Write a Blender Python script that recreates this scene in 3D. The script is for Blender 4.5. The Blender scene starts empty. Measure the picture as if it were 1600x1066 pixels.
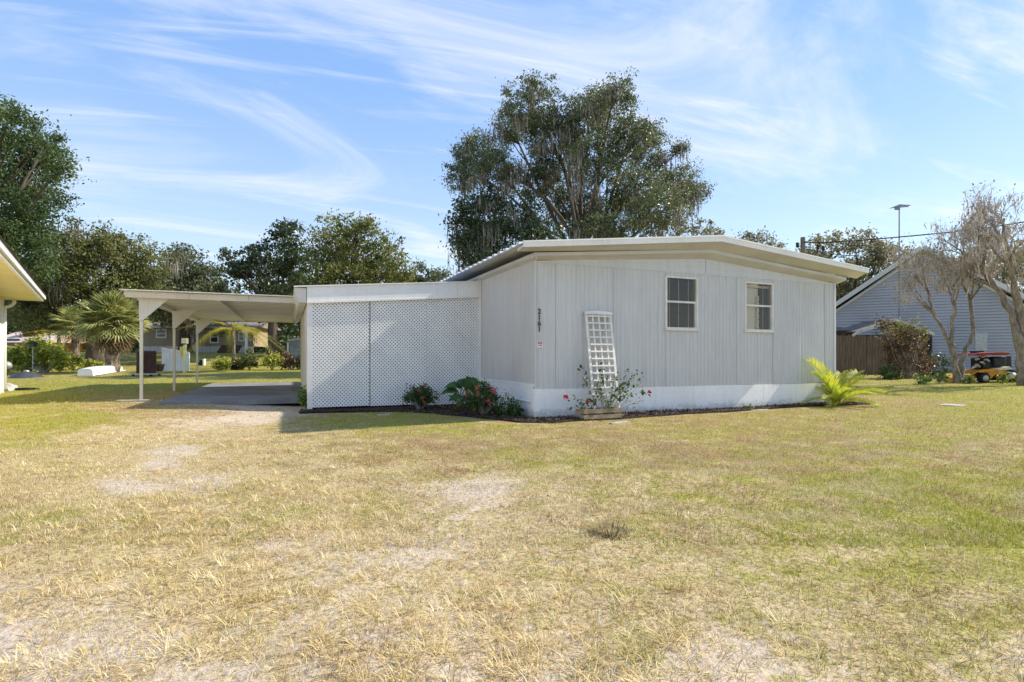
import bpy, math, random
import numpy as np
from mathutils import Vector, Matrix, Euler
R = math.radians
random.seed(7); rng = np.random.default_rng(7)
scene = bpy.context.scene
COL = scene.collection

# ------------------------------------------------------------------ camera, sky, sun, exposure
F, CX, HY, EYE = 830.0, 800.0, 556.0, 1.15          # focal length in photo pixels, principal column, horizon row, eye height
cd = bpy.data.cameras.new('camera'); cam = bpy.data.objects.new('camera', cd); COL.objects.link(cam)
cam.location = (0, 0, EYE); cam.rotation_euler = (R(90), 0, 0)
cd.sensor_width = 36; cd.lens = F/1600*36; cd.shift_y = (HY-533)/1600; cd.clip_end = 3000; cd.clip_start = .05
scene.camera = cam
SUN_EL = R(39); SUN_AZ = math.atan2(.955, .297)      # azimuth measured from +Y towards +X
w = bpy.data.worlds.new('World'); scene.world = w; w.use_nodes = True
nt = w.node_tree; nt.nodes.clear()
def wn(t, **k):
    n = nt.nodes.new(t)
    for a, b in k.items(): setattr(n, a, b)
    return n
sky = wn('ShaderNodeTexSky', sky_type='NISHITA', sun_disc=False, sun_elevation=SUN_EL, sun_rotation=SUN_AZ, air_density=1.0, dust_density=.15, ozone_density=1.3)
def wmath(op, a, b=None, c=None):
    n = wn('ShaderNodeMath', operation=op)
    for i, v in enumerate((a, b, c)):
        if v is None: continue
        if isinstance(v, (int, float)): n.inputs[i].default_value = v
        else: nt.links.new(v, n.inputs[i])
    return n.outputs[0]
tc = wn('ShaderNodeTexCoord'); sep = wn('ShaderNodeSeparateXYZ'); nt.links.new(tc.outputs['Generated'], sep.inputs[0])
zz = wmath('ADD', wmath('MAXIMUM', sep.outputs[2], 0.0), .12)
pu = wmath('DIVIDE', sep.outputs[0], zz); pv = wmath('DIVIDE', sep.outputs[1], zz)
def cloud_layer(ang, sx, sy, scale, seed, lo, hi, warp):
    c, s = math.cos(R(ang)), math.sin(R(ang))
    a = wmath('MULTIPLY', wmath('ADD', wmath('MULTIPLY', pu, c), wmath('MULTIPLY', pv, s)), sx)
    b = wmath('MULTIPLY', wmath('SUBTRACT', wmath('MULTIPLY', pv, c), wmath('MULTIPLY', pu, s)), sy)
    cb = wn('ShaderNodeCombineXYZ'); nt.links.new(a, cb.inputs[0]); nt.links.new(b, cb.inputs[1]); cb.inputs[2].default_value = seed
    n = wn('ShaderNodeTexNoise'); n.inputs['Scale'].default_value = scale; n.inputs['Detail'].default_value = 7
    n.inputs['Roughness'].default_value = .62; n.inputs['Distortion'].default_value = warp
    nt.links.new(cb.outputs[0], n.inputs['Vector'])
    m = wn('ShaderNodeMapRange', interpolation_type='SMOOTHSTEP'); m.inputs[1].default_value = lo; m.inputs[2].default_value = hi
    nt.links.new(n.outputs['Fac'], m.inputs[0]); return m.outputs[0]
c1 = cloud_layer(28, .6, 1.3, 1.0, 5.2, .44, .76, .9)
c2 = cloud_layer(18, .4, 3.0, 1.2, 8.1, .52, .76, 1.4)
cl = wmath('MINIMUM', wmath('ADD', wmath('MULTIPLY', c1, .62), wmath('MULTIPLY', c2, .45)), .85)
SKYS = .15
cloudcol = wn('ShaderNodeRGB'); cloudcol.outputs[0].default_value = (4.75, 4.75, 4.8, 1)
cmix = wn('ShaderNodeMix', data_type='RGBA'); nt.links.new(cl, cmix.inputs[0]); hz = wn('ShaderNodeMapRange', interpolation_type='SMOOTHERSTEP'); hz.inputs[1].default_value = -.05; hz.inputs[2].default_value = .62; nt.links.new(sep.outputs[2], hz.inputs[0])
air = wn('ShaderNodeMix', data_type='RGBA'); nt.links.new(hz.outputs[0], air.inputs[0]); air.inputs[6].default_value = (3.1, 3.8, 4.5, 1); air.inputs[7].default_value = (1.15, 2.25, 4.5, 1)
veil = wn('ShaderNodeMix', data_type='RGBA'); veil.inputs[0].default_value = .68; nt.links.new(sky.outputs[0], veil.inputs[6]); nt.links.new(air.outputs[2], veil.inputs[7])
nt.links.new(veil.outputs[2], cmix.inputs[6]); nt.links.new(cloudcol.outputs[0], cmix.inputs[7])
bg = wn('ShaderNodeBackground'); bg.inputs[1].default_value = SKYS
wo = wn('ShaderNodeOutputWorld'); nt.links.new(cmix.outputs[2], bg.inputs[0]); nt.links.new(bg.outputs[0], wo.inputs[0])
sd = bpy.data.lights.new('sun', 'SUN'); sd.energy = 4.5; sd.angle = R(.53); sd.color = (1, .92, .79)
sun = bpy.data.objects.new('sun', sd); COL.objects.link(sun)
sdir = Vector((math.sin(SUN_AZ)*math.cos(SUN_EL), math.cos(SUN_AZ)*math.cos(SUN_EL), math.sin(SUN_EL)))
sun.rotation_euler = sdir.to_track_quat('Z', 'Y').to_euler(); sun.location = (20, 5, 30)
vs = scene.view_settings; vs.view_transform = 'Standard'; vs.look = 'None'; vs.gamma = 1; vs.exposure = .66
scene.cycles.max_bounces = 6; scene.cycles.diffuse_bounces = 4; scene.cycles.transparent_max_bounces = 6

# ------------------------------------------------------------------ terrain and pixel -> place
def sm(a, b, x):
    t = np.clip((np.asarray(x, float)-a)/(b-a), 0, 1); return t*t*(3-2*t)
def gh(x, y):
    x = np.asarray(x, float); y = np.asarray(y, float)
    g = .17*sm(4.2, 7.2, -x)*sm(5, 9.5, y) + .16*sm(18, 28, y) + 1.08*sm(28.5, 43, y) - .9*sm(60, 120, y)
    g = g + .12*sm(9, 14, x)*sm(12, 20, y)
    return g + .012*np.sin(x*1.3+y*.7)*np.sin(y*1.1-.4*x)
def g1(x, y): return float(gh(x, y))
def P(px, py, Y): return Vector(((px-CX)/F*Y, Y, EYE+(HY-py)/F*Y))
def B(px, Y):                                        # ground point below a pixel column at depth Y
    x = (px-CX)/F*Y; return Vector((x, Y, g1(x, Y)))
def Gp(px, py):                                      # where a pixel's ray meets the ground
    k = (px-CX)/F; y = 1.5
    lo = 1.0
    while y < 200:
        if EYE-(py-HY)/F*y <= g1(k*y, y): break
        lo = y; y *= 1.02
    for _ in range(30):
        m = (lo+y)/2
        if EYE-(py-HY)/F*m <= g1(k*m, m): y = m
        else: lo = m
    return Vector((k*y, y, g1(k*y, y)))
# the house frame: s along the front wall, t back along the side wall
C0 = Vector((.419, 9.65, 0)); U = Vector((.9214, .3886, 0)); V = Vector((-.3886, .9214, 0)); Z = Vector((0, 0, 1))
def H(s, t, z): return C0 + U*s + V*t + Z*z

# ------------------------------------------------------------------ materials
M = {}
def mat(name, col, rough=.7, var=.12, scale=3.0, bump=0.0, bscale=40.0, spec=.3, metal=0.0, col2=None, stretch=None, island=0.0, trans=0.0, detail=5, fine=0.0, streak=0.0, splash=0.0):
    m = bpy.data.materials.new(name); m.use_nodes = True; M[name] = m
    t = m.node_tree; N = t.nodes; L = t.links; b = N['Principled BSDF']
    b.inputs['Roughness'].default_value = rough; b.inputs['Specular IOR Level'].default_value = spec; b.inputs['Metallic'].default_value = metal
    geo = N.new('ShaderNodeNewGeometry'); src = geo.outputs['Position']
    if stretch:
        mp = N.new('ShaderNodeMapping'); mp.inputs['Scale'].default_value = stretch; L.new(src, mp.inputs[0]); src = mp.outputs[0]
    no = N.new('ShaderNodeTexNoise'); no.inputs['Scale'].default_value = scale; no.inputs['Detail'].default_value = detail; L.new(src, no.inputs['Vector'])
    rmp = N.new('ShaderNodeMapRange'); rmp.inputs[1].default_value = .3; rmp.inputs[2].default_value = .7; L.new(no.outputs['Fac'], rmp.inputs[0])
    c2 = col2 or tuple(max(0, c*(1-2*var)) for c in col); c1 = col if col2 else tuple(min(1, c*(1+var)) for c in col)
    mx = N.new('ShaderNodeMix'); mx.data_type = 'RGBA'; mx.inputs[6].default_value = (*c1, 1); mx.inputs[7].default_value = (*c2, 1); L.new(rmp.outputs[0], mx.inputs[0])
    out = mx.outputs[2]
    if fine:
        n2 = N.new('ShaderNodeTexNoise'); n2.inputs['Scale'].default_value = bscale; n2.inputs['Detail'].default_value = 3; L.new(src, n2.inputs['Vector'])
        r2 = N.new('ShaderNodeMapRange'); r2.inputs[1].default_value = .3; r2.inputs[2].default_value = .7; r2.inputs[3].default_value = 1-fine; r2.inputs[4].default_value = 1+fine
        L.new(n2.outputs['Fac'], r2.inputs[0])
        hv = N.new('ShaderNodeHueSaturation'); L.new(r2.outputs[0], hv.inputs['Value']); L.new(out, hv.inputs['Color']); out = hv.outputs[0]
    if streak:
        mp2 = N.new('ShaderNodeMapping'); mp2.inputs['Scale'].default_value = (7, 7, .35); L.new(geo.outputs['Position'], mp2.inputs[0])
        n4 = N.new('ShaderNodeTexNoise'); n4.inputs['Scale'].default_value = 2.2; n4.inputs['Detail'].default_value = 7; n4.inputs['Roughness'].default_value = .65; L.new(mp2.outputs[0], n4.inputs['Vector'])
        r4 = N.new('ShaderNodeMapRange'); r4.interpolation_type = 'SMOOTHSTEP'; r4.inputs[1].default_value = .48; r4.inputs[2].default_value = .80; r4.inputs[4].default_value = streak; L.new(n4.outputs['Fac'], r4.inputs[0])
        m4 = N.new('ShaderNodeMix'); m4.data_type = 'RGBA'; L.new(r4.outputs[0], m4.inputs[0]); L.new(out, m4.inputs[6]); m4.inputs[7].default_value = (.24, .21, .17, 1); out = m4.outputs[2]
    if splash:
        sz = N.new('ShaderNodeSeparateXYZ'); L.new(geo.outputs['Position'], sz.inputs[0]); n5 = N.new('ShaderNodeTexNoise'); n5.inputs['Scale'].default_value = 6; n5.inputs['Detail'].default_value = 8; n5.inputs['Roughness'].default_value = .7; L.new(geo.outputs['Position'], n5.inputs['Vector'])
        a5 = N.new('ShaderNodeMath'); a5.operation = 'MULTIPLY_ADD'; L.new(n5.outputs['Fac'], a5.inputs[0]); a5.inputs[1].default_value = -.42; L.new(sz.outputs[2], a5.inputs[2])
        r5 = N.new('ShaderNodeMapRange'); r5.interpolation_type = 'SMOOTHSTEP'; r5.inputs[1].default_value = -.02; r5.inputs[2].default_value = -.16; r5.inputs[4].default_value = splash; L.new(a5.outputs[0], r5.inputs[0])
        m5 = N.new('ShaderNodeMix'); m5.data_type = 'RGBA'; L.new(r5.outputs[0], m5.inputs[0]); L.new(out, m5.inputs[6]); m5.inputs[7].default_value = (.30, .24, .16, 1); out = m5.outputs[2]
    if island:
        r2 = N.new('ShaderNodeMapRange'); r2.inputs[3].default_value = 1-island; r2.inputs[4].default_value = 1+island; L.new(geo.outputs['Random Per Island'], r2.inputs[0])
        hv = N.new('ShaderNodeHueSaturation'); L.new(r2.outputs[0], hv.inputs['Value']); L.new(out, hv.inputs['Color']); out = hv.outputs[0]
    L.new(out, b.inputs['Base Color'])
    if bump:
        n3 = N.new('ShaderNodeTexNoise'); n3.inputs['Scale'].default_value = bscale; n3.inputs['Detail'].default_value = 4; L.new(src, n3.inputs['Vector'])
        bp = N.new('ShaderNodeBump'); bp.inputs['Strength'].default_value = bump; bp.inputs['Distance'].default_value = .02; L.new(n3.outputs['Fac'], bp.inputs['Height']); L.new(bp.outputs[0], b.inputs['Normal'])
    if trans:
        tr = N.new('ShaderNodeBsdfTranslucent'); L.new(out, tr.inputs[0]); ms = N.new('ShaderNodeMixShader'); ms.inputs[0].default_value = trans
        L.new(b.outputs[0], ms.inputs[1]); L.new(tr.outputs[0], ms.inputs[2]); L.new(ms.outputs[0], N['Material Output'].inputs[0])
    return m
def leafmat(name, a, b, island=.35, trans=.3, scale=.35, rough=.55, spec=.35): return mat(name, a, rough, scale=scale, col2=b, island=island, trans=trans, spec=spec)
mat('corrugated', (.62, .618, .608), .36, scale=.9, col2=(.57, .565, .55), stretch=(1, 1, .25), spec=.45, fine=.035, bscale=9, streak=.28)
mat('side_siding', (.60, .575, .54), .5, .05, scale=1.2, stretch=(1, 1, .3), streak=.25)
mat('white_paint', (.88, .865, .83), .5, scale=1.6, col2=(.79, .775, .74), fine=.03, bscale=14, streak=.15)
mat('skirt_paint', (.90, .885, .86), .5, scale=2.2, col2=(.82, .805, .775), fine=.04, bscale=20, bump=.12, streak=.15, splash=.45)
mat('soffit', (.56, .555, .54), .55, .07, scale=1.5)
mat('lattice_white', (.90, .88, .85), .45, .04, scale=2, island=.04)
mat('carport_paint', (.70, .665, .59), .5, .06, scale=1.3, streak=.2)
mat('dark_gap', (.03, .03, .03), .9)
mat('dark_wood', (.055, .042, .032), .8, .3, 2)
mat('roof_metal', (.62, .63, .64), .4, .1, 1.5, spec=.5)
mat('trellis_white', (.83, .81, .76), .55, scale=9, col2=(.70, .65, .56))
mat('planter_wood', (.42, .33, .225), .8, scale=7, col2=(.24, .18, .115), fine=.15)
mat('window_frame', (.74, .72, .66), .45, .06, 6)
mat('blind', (.17, .125, .075), .6, .05, island=.05)
mat('interior', (.88, .80, .70), .7, .04)
mat('black_paint', (.012, .012, .014), .45)
mat('red_print', (.55, .05, .04), .5)
mat('sticker_white', (.8, .8, .8), .4)
mat('concrete', (.26, .27, .29), .85, scale=1.1, col2=(.16, .165, .18), fine=.12, bscale=30, bump=.2)
mat('pale_concrete', (.52, .48, .42), .9, scale=9, col2=(.32, .29, .24), fine=.2)
mat('mulch', (.055, .038, .028), .9, .5, 18, bump=.8, bscale=60)
mat('chip', (.10, .065, .045), .85, island=.65, var=.2)
mat('bark', (.13, .105, .08), .9, scale=5, col2=(.07, .055, .042), stretch=(1, 1, .3), bump=.6, bscale=14)
mat('pale_bark', (.33, .275, .21), .9, scale=7, col2=(.13, .105, .08), stretch=(1, 1, .4), bump=.8, bscale=22, fine=.25)
mat('twig', (.44, .37, .31), .85, .25, 2)
leafmat('leaf_oak', (.18, .20, .085), (.09, .115, .045), .5, trans=.38, scale=.5, rough=.42, spec=.5)
leafmat('leaf_oak_lit', (.235, .235, .08), (.11, .135, .045), .45, trans=.4)
leafmat('leaf_left', (.125, .175, .06), (.055, .095, .028), .5, trans=.4)
leafmat('leaf_far', (.15, .185, .08), (.08, .115, .045), .4, trans=.4)
leafmat('leaf_grey', (.18, .205, .105), (.095, .12, .058), .4, trans=.4)
leafmat('leaf_dark', (.095, .125, .05), (.05, .075, .028), .55, trans=.3, rough=.38, spec=.5)
leafmat('leaf_yellow', (.27, .26, .07), (.125, .155, .045), .45, trans=.4)
leafmat('leaf_sparse', (.31, .29, .16), (.19, .185, .10), .4, trans=.4)
leafmat('leaf_hedge', (.56, .54, .10), (.22, .30, .055), .5, trans=.45)
leafmat('leaf_brown', (.20, .13, .07), (.10, .075, .035), .5)
leafmat('leaf_bush', (.085, .15, .035), (.045, .085, .02), .5)
leafmat('leaf_bright', (.22, .30, .05), (.10, .17, .03), .4)
leafmat('leaf_big', (.06, .15, .03), (.035, .09, .02), .15, trans=.25, scale=4, rough=.35)
leafmat('moss', (.33, .285, .215), (.20, .17, .125), .35, trans=.25)
leafmat('moss_pale', (.50, .42, .33), (.32, .26, .20), .3, trans=.25)
leafmat('fan_leaf', (.52, .50, .18), (.25, .29, .085), .4, trans=.35, scale=1.5)
leafmat('fan_dead', (.34, .22, .10), (.20, .13, .065), .3, trans=.2)
leafmat('areca_leaf', (.58, .55, .05), (.25, .36, .035), .25, trans=.5, scale=5)
leafmat('queen_leaf', (.62, .48, .04), (.25, .30, .04), .25, trans=.4, scale=1.2)
leafmat('flower_salmon', (.62, .19, .11), (.42, .16, .08), .3)
leafmat('flower_pink', (.62, .18, .24), (.45, .10, .14), .3)
leafmat('flower_red', (.50, .02, .05), (.35, .01, .03), .3)
mat('palm_stem', (.17, .24, .05), .5, .2, 8)
mat('palm_trunk', (.20, .155, .11), .9, .4, 6, bump=.8, bscale=10)
mat('fence_wood', (.20, .15, .105), .9, scale=3, col2=(.10, .072, .05), stretch=(6, 6, .6), island=.0, fine=.25)
mat('blue_siding', (.42, .425, .455), .6, .06, .6, streak=.2)
mat('blue_trim', (.60, .60, .57), .6, .06, 1)
mat('shingle', (.16, .14, .125), .9, .2, 3)
mat('shed_trim', (.52, .48, .43), .7, .15, 3)
mat('tan_siding', (.36, .285, .20), .7, .08, 1)
mat('skirt_far', (.66, .64, .61), .7, .05)
mat('brown_shingle', (.24, .20, .175), .9, .12, 2)
mat('glass_dark', (.02, .025, .03), .08, .05, spec=.6)
mat('bounce_yellow_soffit', (.86, .72, .30), .6, .05, 1)  # yellow bounce light is put into the soffit colour
mat('cream_wall', (.84, .80, .68), .6, .04, 1)
mat('canoe_white', (.85, .85, .83), .4, .04, 2)
mat('vinyl_white', (.82, .82, .82), .4, .04, 2)
mat('barrel_brown', (.085, .04, .03), .6, .2, 5)
mat('pot_brown', (.10, .05, .03), .7, .2, 5)
mat('yellow_paint', (.75, .55, .08), .6, .1, 6)
mat('pale_yellow', (.82, .72, .40), .6, .1, 6)
mat('grey_plastic', (.06, .063, .072), .45, .15, 5)
mat('tarp', (.21, .235, .255), .6, .2, 2)
mat('salmon', (.50, .26, .20), .7, .15, 2)
mat('salmon_pale', (.66, .50, .44), .7, .1, 2)
mat('orange_paint', (.62, .27, .025), .45, .15, 6)
mat('cream_plastic', (.66, .60, .44), .5, .1, 6)
mat('faded_red', (.30, .035, .022), .5, .2, 6)
mat('black_plastic', (.02, .02, .022), .45, .2, 6)
mat('rubber', (.025, .025, .026), .85, .2, 12)
mat('rim', (.60, .56, .46), .5, .1, 10)
mat('grey_metal', (.42, .43, .44), .4, .1, 6, metal=.4)
mat('cable', (.015, .015, .016), .6)
mat('pole_wood', (.21, .17, .13), .9, .25, 3, stretch=(4, 4, .6))
mat('antenna_metal', (.26, .26, .27), .5, .1)
g = bpy.data.materials.new('window_glass'); g.use_nodes = True; M['window_glass'] = g
_b = g.node_tree.nodes['Principled BSDF']; _gl = g.node_tree.nodes.new('ShaderNodeBsdfGlossy'); _tr = g.node_tree.nodes.new('ShaderNodeBsdfTransparent'); _mx = g.node_tree.nodes.new('ShaderNodeMixShader')
_gl.inputs['Roughness'].default_value = .03; _mx.inputs[0].default_value = .035; _tr.inputs[0].default_value = (.86, .85, .82, 1)
g.node_tree.links.new(_tr.outputs[0], _mx.inputs[1]); g.node_tree.links.new(_gl.outputs[0], _mx.inputs[2]); g.node_tree.links.new(_mx.outputs[0], g.node_tree.nodes['Material Output'].inputs[0])

# ------------------------------------------------------------------ mesh helpers
WO = {}
def wloc(o): return WO.get(o.name, Vector((0, 0, 0)))
def tag(o, label=None, cat=None, group=None, kind=None):
    if label: o['label'] = label
    if cat: o['category'] = cat
    if group: o['group'] = group
    if kind: o['kind'] = kind
    return o
def thing(name, label, cat, loc, group=None):
    o = bpy.data.objects.new(name, None); COL.objects.link(o); o.location = loc; o.empty_display_size = .2
    WO[o.name] = Vector(loc); return tag(o, label, cat, group)
def link_mesh(name, me, m, parent, origin):
    o = bpy.data.objects.new(name, me); COL.objects.link(o); WO[o.name] = Vector(origin)
    if m: me.materials.append(M[m] if isinstance(m, str) else m)
    if parent is not None:
        o.parent = parent; o.location = Vector(origin)-wloc(parent)
    else: o.location = origin
    return o
class MB:
    def __init__(s): s.v = []; s.f = []
    def poly(s, pts):
        i = len(s.v); s.v += [Vector(p) for p in pts]; s.f.append(tuple(range(i, i+len(pts)))); return s
    def box(s, o, a, b, c):
        o, a, b, c = Vector(o), Vector(a), Vector(b), Vector(c)
        if a.cross(b).dot(c) < 0: a, b = b, a
        i = len(s.v); s.v += [o, o+a, o+a+b, o+b, o+c, o+a+c, o+a+b+c, o+b+c]
        s.f += [tuple(i+k for k in q) for q in ((0, 3, 2, 1), (4, 5, 6, 7), (0, 1, 5, 4), (1, 2, 6, 5), (2, 3, 7, 6), (3, 0, 4, 7))]; return s
    def cbox(s, c, sx, sy, sz, rz=0):
        a = Vector((math.cos(rz), math.sin(rz), 0))*sx; b = Vector((-math.sin(rz), math.cos(rz), 0))*sy
        return s.box(Vector(c)-a/2-b/2-Z*sz/2, a, b, Z*sz)
    def hbox(s, s0, s1, t0, t1, z0, z1): return s.box(H(s0, t0, z0), U*(s1-s0), V*(t1-t0), Z*(z1-z0))
    def prism(s, pts, d):
        pts = [Vector(p) for p in pts]; d = Vector(d); n = len(pts); i = len(s.v)
        nrm = sum(((pts[k]-pts[0]).cross(pts[(k+1) % n]-pts[0]) for k in range(n)), Vector((0, 0, 0)))
        if nrm.dot(d) > 0: pts = pts[::-1]
        s.v += pts + [p+d for p in pts]; s.f.append(tuple(range(i, i+n))); s.f.append(tuple(range(i+2*n-1, i+n-1, -1)))
        for k in range(n): s.f.append((i+k, i+n+k, i+n+(k+1) % n, i+(k+1) % n))
        return s
    def tube(s, pts, rad, n=6):
        pts = [Vector(p) for p in pts]; k = len(pts)
        if not hasattr(rad, '__len__'): rad = [rad]*k
        i = len(s.v); ref = None
        for j, p in enumerate(pts):
            d = (pts[min(j+1, k-1)]-pts[max(j-1, 0)]).normalized()
            if ref is None: ref = d.orthogonal().normalized()
            ref = (ref-d*ref.dot(d)).normalized(); b = d.cross(ref)
            for a in range(n):
                th = 2*math.pi*a/n; s.v.append(p+(ref*math.cos(th)+b*math.sin(th))*rad[j])
        for j in range(k-1):
            for a in range(n): s.f.append((i+j*n+a, i+j*n+(a+1) % n, i+(j+1)*n+(a+1) % n, i+(j+1)*n+a))
        s.f.append(tuple(i+a for a in range(n-1, -1, -1))); s.f.append(tuple(i+(k-1)*n+a for a in range(n))); return s
    def lathe(s, c, prof, n=20, axis=Z, ref=None):
        c = Vector(c); axis = Vector(axis).normalized(); ref = axis.orthogonal().normalized(); b = axis.cross(ref); i = len(s.v); k = len(prof)
        for r, h in prof:
            for a in range(n):
                th = 2*math.pi*a/n; s.v.append(c+axis*h+(ref*math.cos(th)+b*math.sin(th))*r)
        for j in range(k-1):
            for a in range(n): s.f.append((i+j*n+a, i+j*n+(a+1) % n, i+(j+1)*n+(a+1) % n, i+(j+1)*n+a))
        s.f.append(tuple(i+a for a in range(n-1, -1, -1))); s.f.append(tuple(i+(k-1)*n+a for a in range(n))); return s
    def build(s, name, m, parent=None, smooth=False, bevel=0):
        vs_ = s.v; mn = Vector([min(v[k] for v in vs_) for k in range(3)]); mx = Vector([max(v[k] for v in vs_) for k in range(3)])
        o0 = Vector(((mn.x+mx.x)/2, (mn.y+mx.y)/2, mn.z))
        me = bpy.data.meshes.new(name); me.from_pydata([tuple(v-o0) for v in vs_], [], s.f); me.update()
        if smooth: me.polygons.foreach_set('use_smooth', [True]*len(me.polygons))
        o = link_mesh(name, me, m, parent, o0)
        if bevel:
            b = o.modifiers.new('bevel', 'BEVEL'); b.width = bevel; b.segments = 2; b.limit_method = 'ANGLE'
        return o
def np_mesh(name, Vt, nper, m, parent=None, col=None, origin=None):
    """Vt: (N*nper,3) vertices, one face of nper corners after another."""
    Vt = np.asarray(Vt, np.float64).reshape(-1, 3)
    if origin is None: origin = Vector(((Vt[:, 0].min()+Vt[:, 0].max())/2, (Vt[:, 1].min()+Vt[:, 1].max())/2, Vt[:, 2].min()))
    n = len(Vt); me = bpy.data.meshes.new(name); me.vertices.add(n); me.vertices.foreach_set('co', (Vt-np.array(origin)).astype(np.float32).ravel())
    me.loops.add(n); me.loops.foreach_set('vertex_index', np.arange(n, dtype=np.int32)); nf = n//nper
    me.polygons.add(nf); me.polygons.foreach_set('loop_start', np.arange(0, n, nper, dtype=np.int32))
    if col is not None:
        at = me.color_attributes.new('col', 'FLOAT_COLOR', 'POINT'); c4 = np.ones((n, 4), np.float32); c4[:, :3] = col; at.data.foreach_set('color', c4.ravel())
    me.update(calc_edges=True)
    return link_mesh(name, me, m, parent, origin)
def unit(n, r=rng):
    v = r.normal(size=(n, 3)); return v/np.linalg.norm(v, axis=1)[:, None]
def leaf_quads(c, size, r, aspect=.5, up=.35):
    n = len(c); d = unit(n, r); d[:, 2] -= .15; d /= np.linalg.norm(d, axis=1)[:, None]
    nn = unit(n, r); nn[:, 2] += up; sd_ = np.cross(d, nn); sd_ /= np.linalg.norm(sd_, axis=1)[:, None]+1e-9; nm = np.cross(sd_, d)
    L = (size*(.6+.8*r.random(n)))[:, None]; W = L*aspect
    base = c-d*L*.5; tip = c+d*L*.5; mid = c-nm*L*.0
    a = mid+sd_*W*.5+nm*L*.1; b = mid-sd_*W*.5+nm*L*.1
    return np.stack([base, a, tip, b], 1).reshape(-1, 3)
def clump_points(blobs, n, r, clump=.45, shell=.45, flat=.65):
    """blobs: (centre, rx, ry, rz); leaves gather in clumps near the outer part of each blob"""
    wts = np.array([b[1]*b[3] for b in blobs]); wts = wts/wts.sum(); pts = []; cc = []
    for b, wt in zip(blobs, wts):
        k = max(40, int(n*wt)); nc = max(5, int(k/45))
        d = unit(nc, r); rad = (shell+(1-shell)*r.random(nc)**.6)*(.90+.30*np.sin(3*d[:, 0]+5*d[:, 1]+b[0][0])*np.sin(4*d[:, 2]+b[0][2]) + .12*r.normal(size=nc))
        ce = np.array(b[0])+d*rad[:, None]*np.array([b[1], b[2], b[3]]); cc.append(ce)
        idx = r.integers(0, nc, k); cs = clump*(.5+.9*r.random(nc))
        off = r.normal(size=(k, 3))*cs[idx][:, None]*np.array([.55, .55, .55*flat]); pts.append(ce[idx]+off)
    return np.concatenate(pts), np.concatenate(cc)
def strands(top, r, lmin, lmax, width):
    n = len(top); L = lmin+(lmax-lmin)*r.random(n)**1.6; a = r.random(n)*6.28; w_ = width*(.5+r.random(n))
    sx = np.stack([np.cos(a), np.sin(a), np.zeros(n)], 1)*w_[:, None]
    mid = top+r.normal(size=(n, 3))*.05-np.stack([np.zeros(n), np.zeros(n), L*.55], 1); tip = top+r.normal(size=(n, 3))*.06-np.stack([np.zeros(n), np.zeros(n), L], 1)
    return np.stack([top, mid+sx, tip, mid-sx], 1).reshape(-1, 3)
def curve(a, b, n=6, lift=.0, wob=.0, r=random):
    a, b = Vector(a), Vector(b); L = (b-a).length; out = []
    o = Vector((r.uniform(-1, 1), r.uniform(-1, 1), r.uniform(-.5, .5)))*wob*L
    for i in range(n):
        t = i/(n-1); p = a.lerp(b, t)+Z*lift*L*math.sin(math.pi*t)+o*math.sin(math.pi*t); out.append(p)
    return out
def tree(name, label, Y, bpx, blobs, leaf, n, lm, seed, depth=3.0, moss=0, tr=.3, fork=.4, group=None, bark='bark', clump=.45, mossmat='moss', mossl=(.3, 1.5), shell=.45, cat='tree', trunks=1, grow=1.0):
    r = np.random.default_rng(seed); rd = random.Random(seed); base = B(bpx, Y); t = thing(name, label, cat, base, group)
    bl = []
    for (px, py, rx, rz) in blobs:
        y = Y+rd.uniform(-.5, .5)*depth; sc = F/y; bl.append((P(px, py, y), rx/sc*grow, max(rx, rz)/sc*.9*grow, rz/sc*grow))
    pts, cc = clump_points(bl, n, r, clump, shell)
    keep = pts[:, 2] > gh(pts[:, 0], pts[:, 1])+.1; pts = pts[keep]
    cr = np_mesh('crown', leaf_quads(pts, leaf, r), 4, lm, t)
    topz = max(b[0].z for b in bl); mb = MB(); fk = base+Z*(topz-base.z)*fork
    bx = sum((b[0].x for b in bl))/len(bl); fk.x += (bx-base.x)*.25
    tp = curve(base-Z*.15, fk, 5, 0, .05, rd); mb.tube(tp, [tr*1.5, tr*1.1, tr, tr*.9, tr*.85], 9)
    for b in bl:
        end = b[0]; L = curve(fk-Z*rd.uniform(0, .25)*(fk.z-base.z), end, 7, rd.uniform(.03, .14), .10, rd); r0 = tr*rd.uniform(.28, .46)
        mb.tube(L, [r0*(1-.12*i) for i in range(7)], 6)
        for _ in range(5):
            st = L[rd.randint(3, 6)]; e = b[0]+Vector((rd.uniform(-.75, .75)*b[1], rd.uniform(-.75, .75)*b[2], rd.uniform(-.4, .8)*b[3]))
            mb.tube(curve(st, e, 5, .06, .12, rd), [r0*.34, r0*.28, r0*.2, r0*.14, r0*.08], 5)
    mb.build('trunk', bark, t, True)
    if moss:
        ng = max(6, moss//60); k = r.integers(0, len(cc), ng); gl = .35+.9*r.random(ng)**1.5; gl = np.repeat(gl, 60)
        top = np.repeat(cc[k], 60, 0)+r.normal(size=(ng*60, 3))*np.array([.26, .26, .16]); top = top+np.repeat(r.normal(size=(ng, 3))*.1, 60, 0)
        top[:, 2] += (gl-.8)*.2
        tag(np_mesh('moss', strands(top, r, mossl[0], mossl[1], .026), 4, mossmat, t), kind='stuff')
    return t

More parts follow.
